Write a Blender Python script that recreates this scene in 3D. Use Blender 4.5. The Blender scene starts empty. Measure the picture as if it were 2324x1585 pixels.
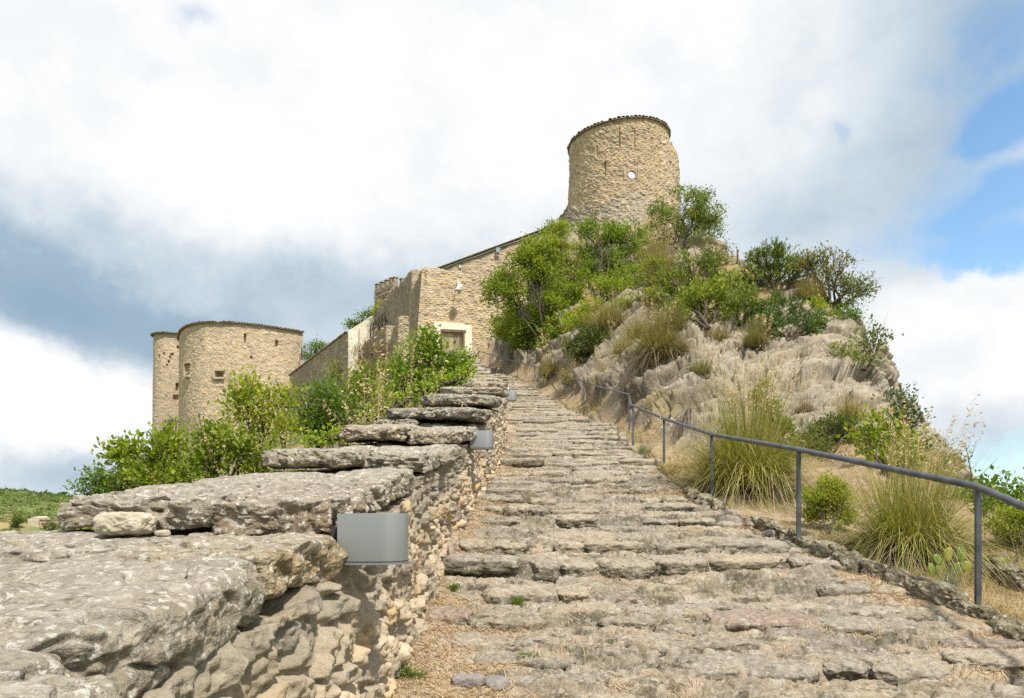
import bpy, math, random
import numpy as np
C = bpy.context.scene.collection
scene = bpy.context.scene
# ------------------------------------------------------------------ camera, sky, sun, exposure
cam = bpy.data.cameras.new('camera'); camo = bpy.data.objects.new('camera', cam); C.objects.link(camo)
camo.location = (0, 0, 0); camo.rotation_euler = (math.radians(90), 0, 0)
cam.sensor_width = 36; cam.lens = 36*1700/2324; cam.shift_y = 358/2324
cam.clip_start = 0.05; cam.clip_end = 40000
scene.camera = camo
scene.render.engine = 'CYCLES'
scene.cycles.use_denoising = False
scene.cycles.max_bounces = 6; scene.cycles.diffuse_bounces = 3; scene.cycles.transparent_max_bounces = 6
scene.view_settings.view_transform = 'Standard'; scene.view_settings.look = 'None'
scene.view_settings.exposure = 0.55; scene.view_settings.gamma = 1
SUN_EL, SUN_AZ = 57, 28          # elevation; degrees to the right of straight behind the camera
sd = bpy.data.lights.new('sun', 'SUN'); sd.energy = 4.2; sd.angle = math.radians(4); sd.color = (1.0, .93, .82)
so = bpy.data.objects.new('sun', sd); C.objects.link(so)
so.rotation_euler = (math.radians(90-SUN_EL), 0, math.radians(SUN_AZ))
F, CX, CY = 1700., 1162., 1150.
def at(px, py, d): return np.array([(px-CX)/F*d, d, (CY-py)/F*d])

W = bpy.data.worlds.new('World'); scene.world = W; W.use_nodes = True
def build_world():
    nt = W.node_tree; nt.nodes.clear(); N = nt.nodes.new; L = nt.links.new
    def val(x): return x
    def m(op, a, b=None, c=None, clamp=False):
        n = N('ShaderNodeMath'); n.operation = op; n.use_clamp = clamp
        for i, q in enumerate((a, b, c)):
            if q is None: continue
            if isinstance(q, (int, float)): n.inputs[i].default_value = q
            else: L(q, n.inputs[i])
        return n.outputs[0]
    tc = N('ShaderNodeTexCoord').outputs['Generated']
    def noise(scale, detail, rough, off=(0, 0, 0), st=(1, 1, 1)):
        mp = N('ShaderNodeMapping'); L(tc, mp.inputs[0]); mp.inputs['Location'].default_value = off; mp.inputs['Scale'].default_value = st
        n = N('ShaderNodeTexNoise'); L(mp.outputs[0], n.inputs['Vector'])
        n.inputs['Scale'].default_value = scale; n.inputs['Detail'].default_value = detail; n.inputs['Roughness'].default_value = rough
        return n.outputs['Fac']
    sep = N('ShaderNodeSeparateXYZ'); L(tc, sep.inputs[0]); x, y, z = sep.outputs
    w1 = noise(5, 6, .55, (3.1, 0, 0)); w2 = noise(5, 6, .55, (0, 7.7, 0)); w3 = noise(16, 6, .6, (1, 2, 3))
    wf = m('MULTIPLY', m('SUBTRACT', w3, .5), .05)
    az = m('ADD', m('ADD', m('ARCTAN2', x, y), m('MULTIPLY', m('SUBTRACT', w1, .5), .12)), wf)
    el = m('ADD', m('ADD', m('ARCSINE', z), m('MULTIPLY', m('SUBTRACT', w2, .5), .09)), wf)
    def blob(px, py, rx, ry, rot=0, hard=1.0):
        a = math.atan((px-CX)/F); e = math.atan((CY-py)/F*math.cos(a)); r = math.radians(-rot)
        dx = m('SUBTRACT', az, a); dy = m('SUBTRACT', el, e)
        u = m('ADD', m('MULTIPLY', dx, math.cos(r)), m('MULTIPLY', dy, math.sin(r)))
        v = m('SUBTRACT', m('MULTIPLY', dy, math.cos(r)), m('MULTIPLY', dx, math.sin(r)))
        q = m('ADD', m('POWER', m('ABSOLUTE', m('DIVIDE', u, rx/F)), 2), m('POWER', m('ABSOLUTE', m('DIVIDE', v, ry/F)), 2))
        return m('POWER', 2.718, m('MULTIPLY', m('POWER', q, hard), -1.0))
    def total(bl):
        t = None
        for b in bl:
            k = m('MULTIPLY', blob(*b[:-1]), b[-1])
            t = k if t is None else m('ADD', t, k)
        return t
    fb = noise(7, 8, .58, (5, 5, 5), (1, 1, 1.6)); fb2 = noise(2.2, 4, .5, (9, 1, 2))
    # grey of the cloud: 1 white, 0 slate blue
    dark = total([(40, 650, 430, 95, 14, 1.0, .38), (330, 730, 330, 80, 14, 1.0, .36), (620, 640, 420, 85, 6, 1.0, .24), (120, 780, 260, 60, 22, 1.0, .2),
                  (900, 560, 300, 110, 0, 1, .10), (1000, 700, 500, 130, -4, 1, .24), (60, 520, 170, 90, 10, 1, .15), (180, 1080, 330, 60, 5, 1, .42),
                  (2050, 330, 260, 420, 0, 1.2, .22), (1850, 560, 200, 140, 0, 1, .12), (2300, 30, 200, 200, 0, 1, .35), (2150, 1010, 240, 60, 0, 1, .24), (2120, 850, 150, 40, -6, 1, .16), (2290, 700, 90, 40, 0, 1, .14), (2060, 640, 90, 40, 0, 1, .12), (2260, 930, 120, 30, 0, 1, .14), (1650, 420, 200, 200, 0, 1, .06)])
    lite = total([(150, 880, 330, 70, 18, 1.3, .55), (60, 980, 250, 60, 0, 1, .35), (1000, 200, 700, 230, 0, 1, .10), (560, 420, 400, 120, 5, 1, .14), (2200, 760, 240, 180, 0, 1.6, .3)])
    S = m('ADD', m('ADD', m('SUBTRACT', .87, dark), lite), m('ADD', m('MULTIPLY', m('SUBTRACT', fb, .5), .52), m('ADD', m('MULTIPLY', m('SUBTRACT', fb2, .5), .20), m('MULTIPLY', m('SUBTRACT', w3, .5), .22))), None, True)
    cr = N('ShaderNodeValToRGB'); L(S, cr.inputs[0]); e = cr.color_ramp.elements
    e[0].position = 0.0; e[0].color = (.27, .40, .53, 1); e[1].position = 1.0; e[1].color = (.97, .975, .98, 1)
    for p, c in ((.35, (.36, .485, .60, 1)), (.6, (.59, .68, .755, 1)), (.82, (.83, .87, .895, 1))):
        q = e.new(p); q.color = c
    # gaps of clear sky
    gaps = total([(2290, 275, 120, 48, -12, 1.6, .85), (2190, 545, 150, 60, 8, 1.4, .75), (2290, 440, 80, 40, 0, 1.4, .8), (2330, 585, 120, 45, 0, 1.4, .8), (1900, 300, 30, 28, 0, 1.2, .5), (2230, 1090, 330, 90, 0, 2.0, .85),
                  (440, 40, 70, 28, 0, 1.2, .42), (335, 150, 70, 26, -20, 1.2, .34), (290, 985, 120, 40, 0, 1.4, .42), (215, 60, 50, 16, 0, 1, .25), (2120, 420, 90, 60, 0, 1, .35), (2260, 300, 170, 300, 0, 1, .34), (2320, 60, 100, 90, 0, 1, .4), (80, 1130, 200, 30, 0, 1, .25)])
    g = m('ADD', gaps, m('ADD', m('MULTIPLY', m('SUBTRACT', fb, .5), 1.5), m('MULTIPLY', m('SUBTRACT', w3, .5), 1.1)))
    mr = N('ShaderNodeMapRange'); mr.interpolation_type = 'SMOOTHSTEP'; L(g, mr.inputs[0]); mr.inputs[1].default_value = .10; mr.inputs[2].default_value = 1.15
    mask = m('MULTIPLY', m('MULTIPLY', mr.outputs[0], .86), m('MINIMUM', m('MULTIPLY', gaps, 2.2), 1.0))
    sky = N('ShaderNodeTexSky'); sky.sky_type = 'NISHITA'; sky.sun_disc = False
    sky.sun_elevation = math.radians(SUN_EL); sky.sun_rotation = math.radians(180-SUN_AZ); sky.ozone_density = 2.0; sky.dust_density = .6
    b1 = N('ShaderNodeBackground'); 
    tint = N('ShaderNodeMix'); tint.data_type = 'RGBA'; tint.blend_type = 'MULTIPLY'; tint.inputs[0].default_value = 1; L(sky.outputs[0], tint.inputs[6]); tint.inputs[7].default_value = (.76, 1.05, 1.12, 1)
    L(tint.outputs[2], b1.inputs[0]); b1.inputs[1].default_value = .135
    b2 = N('ShaderNodeBackground'); L(cr.outputs[0], b2.inputs[0]); b2.inputs[1].default_value = .715
    mx = N('ShaderNodeMixShader'); L(mask, mx.inputs[0]); L(b2.outputs[0], mx.inputs[1]); L(b1.outputs[0], mx.inputs[2])
    out = N('ShaderNodeOutputWorld'); L(mx.outputs[0], out.inputs[0])
    W.cycles.sampling_method = 'MANUAL'; W.cycles.sample_map_resolution = 512
build_world()
# ------------------------------------------------------------------ numbers: noise, cells, splines
U = np.uint32
def hsh(ix, iy, iz, s):
    h = ix.astype(np.int64).astype(U)*U(0x9E3779B1) + iy.astype(np.int64).astype(U)*U(0x85EBCA77) + iz.astype(np.int64).astype(U)*U(0xC2B2AE3D) + U((int(s)*0x27D4EB2F) & 0xffffffff)
    h ^= h >> U(15); h *= U(0x2C1B3C6D); h ^= h >> U(12); h *= U(0x297A2D39); h ^= h >> U(15)
    return h.astype(np.float32)*np.float32(1/4294967296)
def noise3(x, y, z, s=0):
    fx, fy, fz = np.floor(x), np.floor(y), np.floor(z)
    tx, ty, tz = x-fx, y-fy, z-fz
    tx = tx*tx*(3-2*tx); ty = ty*ty*(3-2*ty); tz = tz*tz*(3-2*tz)
    ix, iy, iz = fx.astype(np.int32), fy.astype(np.int32), fz.astype(np.int32)
    r = 0
    for a in (0, 1):
        for b in (0, 1):
            wxy = (tx if a else 1-tx)*(ty if b else 1-ty)
            r = r + wxy*((1-tz)*hsh(ix+a, iy+b, iz, s) + tz*hsh(ix+a, iy+b, iz+1, s))
    return r*2-1
def fbm(x, y, z, o=4, s=0, gain=.5):
    x = np.asarray(x, np.float32); y = np.asarray(y, np.float32); z = np.asarray(z, np.float32)
    x, y, z = np.broadcast_arrays(x, y, z)
    r = 0; a = 1.; t = 0.
    for i in range(o):
        r = r + a*noise3(x, y, z, s+i*17); t += a; a *= gain
        x, y, z = (.8*x-.6*y)*2.03+13.7, (.6*x+.8*y)*2.03+5.1, z*2.03+3.3
    return r/t*1.6
def cells(u, v, cu, cv, s=0, jit=.8, jv=.7, p=2.6, slack=.35):
    """Rubble courses: rows of stones cv high, about cu long. Returns edge distance, two randoms and the centre of the stone."""
    a = (np.asarray(u, np.float32)/cu); b = (np.asarray(v, np.float32)/cv)
    a, b = np.broadcast_arrays(a, b)
    f1 = np.full(a.shape, 9., np.float32); f2 = f1.copy(); r1 = f1*0; r2 = f1*0; mu = f1*0; mv = f1*0
    jb = np.floor(b); zz = np.zeros(a.shape, np.int32)
    for dj in (-1, 0, 1):
        j = (jb+dj).astype(np.int32); sh = hsh(j, zz, zz, s+91)
        ia0 = np.floor(a+sh).astype(np.int32)
        for di in (-1, 0, 1):
            i = ia0+di
            h1 = hsh(i, j, zz, s); h2 = hsh(i, j, zz+1, s); h3 = hsh(i, j, zz+2, s)
            cx = i+.5+jit*(h1-.5)-sh; cy = j+.5+jv*(h2-.5)
            d = (np.abs(a-cx)**p+np.abs(b-cy)**p)**(1/p)*(1-slack/2+slack*h3)
            nb = d < f1
            f2 = np.where(nb, f1, np.minimum(f2, d)); f1 = np.where(nb, d, f1)
            r1 = np.where(nb, h3, r1); r2 = np.where(nb, h1*.37+h2*.63, r2); mu = np.where(nb, cx*cu, mu); mv = np.where(nb, cy*cv, mv)
    return f2-f1, r1, (r2*7.31) % 1, mu, mv
def sst(a, b, x):
    t = np.clip((x-a)/(b-a), 0, 1); return t*t*(3-2*t)
def lerp(a, b, t): return a+(b-a)*t
def mixc(a, b, t): return a+(np.asarray(b, np.float32)-a)*t[..., None]
def pchip(xs, ys):
    xs = np.array(xs, float); ys = np.array(ys, float); h = np.diff(xs); dl = np.diff(ys)/h
    m = np.empty(len(xs)); m[0] = dl[0]; m[-1] = dl[-1]
    w = dl[:-1]*dl[1:] > 0
    m[1:-1] = np.where(w, 2*dl[:-1]*dl[1:]/np.where(w, dl[:-1]+dl[1:], 1), 0)
    def f(x):
        x = np.asarray(x, float); i = np.clip(np.searchsorted(xs, x)-1, 0, len(xs)-2); t = (x-xs[i])/h[i]
        tc = np.clip(t, 0, 1); t2 = tc*tc; t3 = t2*tc
        y = (2*t3-3*t2+1)*ys[i]+(t3-2*t2+tc)*h[i]*m[i]+(3*t2-2*t3)*ys[i+1]+(t3-t2)*h[i]*m[i+1]
        return y+np.where(t < 0, t*h[i]*m[i], 0)+np.where(t > 1, (t-1)*h[i]*m[i+1], 0)
    return f
# ------------------------------------------------------------------ objects: linking, tags, meshes
def tag(o, label=None, cat=None, group=None, kind=None):
    for k, q in (('label', label), ('category', cat), ('group', group), ('kind', kind)):
        if q: o[k] = q
    return o
def empty(name, loc, label, cat, group=None):
    o = bpy.data.objects.new(name, None); C.objects.link(o); o.location = [float(q) for q in loc]; o.empty_display_size = .2
    return tag(o, label, cat, group)
def link(name, me, mat, parent=None):
    o = bpy.data.objects.new(name, me); C.objects.link(o)
    if mat: me.materials.append(mat)
    if parent: o.parent = parent
    return o
def mesh(name, V, faces, mat, col=None, parent=None, base=None, smooth=True, mi=None):
    """V (n,3); faces an (m,k) index array or a list of such arrays (k = 3 or 4). base: origin to subtract."""
    V = np.asarray(V, np.float32).reshape(-1, 3)
    if base is not None: V = V-np.asarray(base, np.float32)
    if not isinstance(faces, (list, tuple)): faces = [faces]
    me = bpy.data.meshes.new(name)
    me.vertices.add(len(V)); me.vertices.foreach_set('co', V.ravel())
    idx = np.concatenate([f.ravel() for f in faces]).astype(np.int32)
    tot = np.concatenate([np.full(len(f), f.shape[1], np.int32) for f in faces])
    me.loops.add(len(idx)); me.loops.foreach_set('vertex_index', idx)
    me.polygons.add(len(tot)); me.polygons.foreach_set('loop_start', np.concatenate([[0], np.cumsum(tot)[:-1]]).astype(np.int32))
    me.polygons.foreach_set('use_smooth', np.full(len(tot), smooth, bool))
    me.update(calc_edges=True)
    if col is not None:
        a = me.color_attributes.new('col', 'FLOAT_COLOR', 'POINT')
        c = np.ones((len(V), 4), np.float32); c[:, :3] = np.asarray(col, np.float32).reshape(-1, 3) if np.ndim(col) > 1 else col
        a.data.foreach_set('color', c.ravel())
    return link(name, me, mat, parent)
def gridf(R, Cn, keep=None, wrap=False):
    i = np.arange(R-1)[:, None]; j = np.arange(Cn if wrap else Cn-1)[None, :]; j2 = (j+1) % Cn
    q = np.stack([i*Cn+j, i*Cn+j2, (i+1)*Cn+j2, (i+1)*Cn+j], -1)
    return q.reshape(-1, 4) if keep is None else q[keep[:-1, :-1] & keep[1:, :-1] & keep[:-1, 1:] & keep[1:, 1:]]
def grid_mesh(name, P, mat, col=None, parent=None, base=None, keep=None, wrap=False, flip=False, smooth=True):
    f = gridf(P.shape[0], P.shape[1], keep, wrap)
    if flip: f = f[:, ::-1]
    return mesh(name, P, f, mat, None if col is None else col.reshape(-1, 3), parent, base, smooth)
def grid_normals(P):
    a = np.gradient(P, axis=1); b = np.gradient(P, axis=0); n = np.cross(a, b)
    return n/(np.linalg.norm(n, axis=-1, keepdims=True)+1e-9)
def tube(pts, rad, n=8, cap=True):
    """One tube along pts -> (V, [quads])"""
    P = np.asarray(pts, float); m = len(P); r = np.broadcast_to(np.asarray(rad, float), (m,))
    T = np.gradient(P, axis=0); T /= np.linalg.norm(T, axis=1, keepdims=True)+1e-9
    ref = np.array([0, 0, 1.]) if abs(T[:, 2]).mean() < .8 else np.array([1., 0, 0])
    A = np.cross(T, ref); A /= np.linalg.norm(A, axis=1, keepdims=True)+1e-9; B = np.cross(T, A)
    th = np.arange(n)*2*np.pi/n
    V = P[:, None]+r[:, None, None]*(np.cos(th)[None, :, None]*A[:, None]+np.sin(th)[None, :, None]*B[:, None])
    f = [gridf(m, n, wrap=True)]
    V = V.reshape(-1, 3)
    if cap:
        V = np.concatenate([V, P[:1], P[-1:]]); k = np.arange(n); a0 = m*n
        f += [np.stack([k*0+a0, (k+1) % n, k], -1), np.stack([k*0+a0+1, (m-1)*n+k, (m-1)*n+(k+1) % n], -1)]
    return V, f
def joinm(parts):
    Vs, fs, o = [], [], 0
    for V, f in parts:
        Vs.append(V); fs += [q+o for q in (f if isinstance(f, (list, tuple)) else [f])]; o += len(V)
    return np.concatenate(Vs), fs
def box(c, s, R=None):
    c = np.asarray(c, float); s = np.asarray(s, float)/2
    q = np.array([[i, j, k] for i in (-1, 1) for j in (-1, 1) for k in (-1, 1)])*s
    if R is not None: q = q@np.asarray(R).T
    return q+c, [np.array([[0, 1, 3, 2], [4, 6, 7, 5], [0, 4, 5, 1], [2, 3, 7, 6], [0, 2, 6, 4], [1, 5, 7, 3]])]
def rotz(a): return np.array([[math.cos(a), -math.sin(a), 0], [math.sin(a), math.cos(a), 0], [0, 0, 1]])
# ------------------------------------------------------------------ materials
def new_mat(name):
    m = bpy.data.materials.new(name); m.use_nodes = True; nt = m.node_tree
    return m, nt, nt.nodes.new, nt.links.new, nt.nodes['Principled BSDF']
def stone_mat(name, lich=.5, dark=.4, scale=1., bump=.5, bd=.01, rough=.93, hue=None):
    """Base colour from the stone's own tone ('col'), broken up by lichen, grime flecks and grain."""
    m, nt, N, L, bs = new_mat(name)
    at_ = N('ShaderNodeAttribute'); at_.attribute_name = 'col'
    geo = N('ShaderNodeNewGeometry')
    def noise(sc, det, ro=.6, w=0):
        n = N('ShaderNodeTexNoise'); n.inputs['Scale'].default_value = sc*scale; n.inputs['Detail'].default_value = det; n.inputs['Roughness'].default_value = ro
        mp = N('ShaderNodeMapping'); mp.inputs['Location'].default_value = (w, w*.7, w*1.3); L(geo.outputs['Position'], mp.inputs[0]); L(mp.outputs[0], n.inputs['Vector'])
        return n.outputs['Fac']
    def rng(x, a, b, c=0, d=1):
        r = N('ShaderNodeMapRange'); L(x, r.inputs[0])
        for i, q in enumerate((a, b, c, d)): r.inputs[i+1].default_value = q
        return r.outputs[0]
    def mix(f, a, b, mode='MIX'):
        x = N('ShaderNodeMix'); x.data_type = 'RGBA'; x.blend_type = mode
        if isinstance(f, float): x.inputs[0].default_value = f
        else: L(f, x.inputs[0])
        for s_, q in ((6, a), (7, b)):
            if isinstance(q, tuple): x.inputs[s_].default_value = (*q, 1)
            else: L(q, x.inputs[s_])
        return x.outputs[2]
    g1 = noise(9, 8, .65); g2 = noise(60, 5, .7, 3)
    c = mix(rng(g1, .3, .7), at_.outputs['Color'], (.62, .60, .58), 'MULTIPLY')
    c2 = mix(.45, at_.outputs['Color'], c)
    c3 = mix(rng(g2, .35, .75, .0, .55), c2, (.55, .53, .5), 'MULTIPLY')
    dk = noise(26, 7, .7, 11)
    c4 = mix(rng(dk, .52, .64, 0, dark), c3, (.085, .078, .062))
    lk = noise(34, 6, .68, 23); lk2 = noise(13, 7, .72, 57)
    c45 = mix(rng(lk2, .53, .60, 0, lich*.7), c4, (.46, .43, .365))
    c5 = mix(rng(lk, .55, .60, 0, lich), c45, (.53, .515, .465))
    lo = noise(5, 5, .6, 41)
    c6 = mix(rng(lo, .60, .75, 0, lich*.35), c5, (.40, .26, .10))
    L(c6, bs.inputs['Base Color']); bs.inputs['Roughness'].default_value = rough; bs.inputs['Specular IOR Level'].default_value = .15
    bp = N('ShaderNodeBump'); bp.inputs['Strength'].default_value = bump; bp.inputs['Distance'].default_value = bd
    h = N('ShaderNodeMath'); h.operation = 'ADD'; L(g1, h.inputs[0]); L(g2, h.inputs[1]); L(h.outputs[0], bp.inputs['Height'])
    L(bp.outputs[0], bs.inputs['Normal'])
    return m
def plain_mat(name, col, rough=.8, metal=0., var=.25, sc=6, bump=0, spec=.3, st=(1, 1, 1)):
    m, nt, N, L, bs = new_mat(name)
    geo = N('ShaderNodeNewGeometry'); mp = N('ShaderNodeMapping'); mp.inputs['Scale'].default_value = st; L(geo.outputs['Position'], mp.inputs[0])
    n = N('ShaderNodeTexNoise'); n.inputs['Scale'].default_value = sc; n.inputs['Detail'].default_value = 6; L(mp.outputs[0], n.inputs['Vector'])
    r = N('ShaderNodeValToRGB'); L(n.outputs['Fac'], r.inputs[0]); e = r.color_ramp.elements
    e[0].position = .3; e[1].position = .72
    e[0].color = (*[q*(1-var) for q in col], 1); e[1].color = (*[min(1, q*(1+var)) for q in col], 1)
    L(r.outputs[0], bs.inputs['Base Color']); bs.inputs['Roughness'].default_value = rough; bs.inputs['Metallic'].default_value = metal; bs.inputs['Specular IOR Level'].default_value = spec
    if bump:
        b = N('ShaderNodeBump'); b.inputs['Strength'].default_value = bump; b.inputs['Distance'].default_value = .01; L(n.outputs['Fac'], b.inputs['Height']); L(b.outputs[0], bs.inputs['Normal'])
    return m
def leaf_mat(name, trans=.35, rough=.55, spec=.3):
    m, nt, N, L, bs = new_mat(name)
    a = N('ShaderNodeAttribute'); a.attribute_name = 'col'
    L(a.outputs['Color'], bs.inputs['Base Color']); bs.inputs['Roughness'].default_value = rough; bs.inputs['Specular IOR Level'].default_value = spec
    if trans:
        t = N('ShaderNodeBsdfTranslucent'); g = N('ShaderNodeMix'); g.data_type = 'RGBA'; g.blend_type = 'MULTIPLY'; g.inputs[0].default_value = 1
        L(a.outputs['Color'], g.inputs[6]); g.inputs[7].default_value = (1.5, 1.6, .7, 1); L(g.outputs[2], t.inputs[0])
        mx = N('ShaderNodeMixShader'); mx.inputs[0].default_value = trans; L(bs.outputs[0], mx.inputs[1]); L(t.outputs[0], mx.inputs[2])
        L(mx.outputs[0], nt.nodes['Material Output'].inputs[0])
    return m
M = {}
M['cap'] = stone_mat('lichen_limestone', .85, .75, 1., 1., .016)
M['rubble'] = stone_mat('rubble_stone', .15, .2, 1., .8, .012)
M['path'] = stone_mat('path_stone', .36, .6, 1., 1., .014)
M['castle'] = stone_mat('castle_stone', .06, .06, .35, .3, .015)
M['rock'] = stone_mat('hill_rock', .22, .42, .4, .45, .03)
M['kerb'] = stone_mat('kerb_stone', .45, .75, 1., .9, .01)
M['plaster'] = plain_mat('cream_plaster', (.74, .67, .54), .9, 0, .10, 1.5, .2)
M['steel'] = plain_mat('grey_painted_steel', (.105, .115, .13), .45, .55, .38, 9, .05, .5)
M['lamp'] = plain_mat('brushed_lamp_metal', (.33, .345, .35), .42, .8, .015, 60, 0, .5, (1, 1, .02))
M['lampdark'] = plain_mat('lamp_gasket', (.05, .05, .055), .6, 0, .1)
M['glass'] = plain_mat('frosted_lamp_glass', (.62, .62, .58), .35, 0, .05)
M['tile'] = plain_mat('weathered_roof_tile', (.23, .17, .12), .9, 0, .45, 3, .3)
M['wood'] = plain_mat('weathered_wood', (.16, .115, .08), .8, 0, .3, 4, .2, .2, (1, 1, .2))
M['iron'] = plain_mat('dark_iron', (.04, .038, .036), .55, .5, .3, 20)
M['white'] = plain_mat('white_enamel', (.66, .67, .66), .4, 0, .06)
M['bark'] = plain_mat('bark', (.085, .068, .052), .95, 0, .4, 14, .4)
M['leaf'] = leaf_mat('leaves', .42)
M['needle'] = leaf_mat('needles', .12, .7, .15)
M['grass'] = leaf_mat('grass_blades', .2, .6, .3)
M['straw'] = leaf_mat('dry_straw', .15, .8, .1)
M['cactus'] = leaf_mat('cactus_pad', .0, .5, .3)
M['soil'] = leaf_mat('earth', 0, .95, .1)
# ------------------------------------------------------------------ the lie of the land
zp = pchip([-6, 0, 14, 28, 31, 34, 38, 41, 46, 60, 90], [-2.97, -1.77, 1.06, 3.9, 4.8, 5.62, 6.82, 7.62, 8.8, 9.3, 9.5])   # height of the path at depth y
xf = pchip([-6, 1, 2, 2.6, 3, 4, 6, 8, 12, 16, 20, 25, 29, 33, 37, 42, 48], [-.75, -.74, -.705, -.64, -.60, -.59, -.57, -.46, -.20, -.13, -.32, -.72, -1.1, -1.5, -2.0, -2.6, -3.2])   # foot of the parapet
xr = pchip([-6, 2, 4.7, 5.33, 6.27, 7.43, 8.9, 11.3, 15, 18, 21.5, 24, 28, 31, 34, 36, 38, 41, 46], [3.6, 3.5, 3.2, 3.05, 2.85, 2.62, 2.22, 2.22, 2.3, 2.5, 2.35, 2.0, 1.6, 1.2, .5, -.1, -.6, -1.5, -2])   # right edge of the path
STEP = .60
def rz_(f): return sst(0, .05, f)*sst(.4, .2, f)
def path_z(x, d, fine=True):
    """Height, tone and litter of the stepped stone path."""
    x = np.asarray(x, np.float32); d = np.asarray(d, np.float32)
    n0 = fbm(x*.45, d*.5, 0, 3, 5); n1 = fbm(x*1.7, d*1.2, 3, 3, 8)
    dw = d+.26*n0+.08*n1
    j = fbm(x*3.2, d*5, 1, 4, 9); dw = dw+.06*j
    e, r1, r2, cu, cv = cells(x+.05*j, dw, .62, STEP/3, 31, .95, .6, 3.4, .3)
    k = cv/STEP; fk = k-np.floor(k); k2 = dw/STEP; f2k = k2-np.floor(k2)
    amp = .07*np.clip(.62+1.3*fbm(x*.42, np.floor(k2)*3.7, 9, 3, 12), .0, 1.5)
    st = amp*(sst(0, .13, f2k)-f2k)
    q3 = dw/.185+.5*n1; i3 = np.floor(q3); f3 = q3-i3
    a3 = .040*np.clip(.45+1.5*fbm(x*.9, i3*3.1, 5, 3, 14), 0, 1.4); st3 = a3*(sst(0, .22, f3)-f3)
    fo = fbm(x*3.2, d*12, 0, 5, 21, .55); f2 = fbm(x*16, d*34, 0, 4, 22, .6); fi = fbm(x*42, d*48, 0, 3, 23, .6)
    rg = 1-np.abs(fbm(x*2.6+.6*j, d*10, 4, 4, 24)); rg2 = 1-np.abs(fbm(x*7, d*24, 8, 3, 25))
    z = zp(cv*.35+d*.65)+st+st3-.008+(r1-.5)*.035-.022*(1-sst(.0, .10, e))
    z = z+.030*fo+.012*f2+.005*fi-.045*sst(.82, 1., rg)-.018*sst(.8, 1., rg2)
    tl = (x-xf(d)); tr = (xr(d)-x)
    so = fbm(x*1.1, d*1.6, 4, 4, 40)
    soil = sst(.25, .75, so*.9-.06+.75*(1-sst(.0, .75, tl))+.85*(1-sst(-.1, .55, tr))+.42*sst(.72, .98, f2k)-.2*rz_(f2k))
    zs = zp(d)+.03*so-.012+.008*f2+.06*(1-sst(0, .4, tl))
    z = lerp(z, np.maximum(zs, z*.25+zs*.75), soil*.9)-.35*sst(.06, -.28, tr)
    g = fbm(x*.9, d*.9, 2, 3, 50)*.5+.5
    c = mixc(np.stack([.39+0*x, .32+0*x, .23+0*x], -1), (.315, .285, .235), np.clip(g+.5*(r2-.5), 0, 1))
    c = c*(.82+.24*r1+.16*fo)[..., None]
    c = mixc(c, (.25, .215, .20), (r2 > .95)*.5)
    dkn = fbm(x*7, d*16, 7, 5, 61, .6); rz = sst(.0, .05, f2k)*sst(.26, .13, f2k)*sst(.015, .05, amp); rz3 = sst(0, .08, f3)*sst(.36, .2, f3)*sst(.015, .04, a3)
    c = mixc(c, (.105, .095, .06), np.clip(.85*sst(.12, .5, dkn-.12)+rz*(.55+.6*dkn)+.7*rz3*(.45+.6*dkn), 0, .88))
    c = mixc(c, (.48, .455, .40), .6*sst(.30, .55, fbm(x*9, d*15, 3, 4, 64, .6))*(1-rz))
    s_c = mixc(np.stack([.36+0*x, .25+0*x, .145+0*x], -1), (.47, .38, .27), sst(-.3, .6, f2*.5+so))
    c = lerp(c, s_c, (soil*.92)[..., None])
    return z, c, soil
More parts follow.
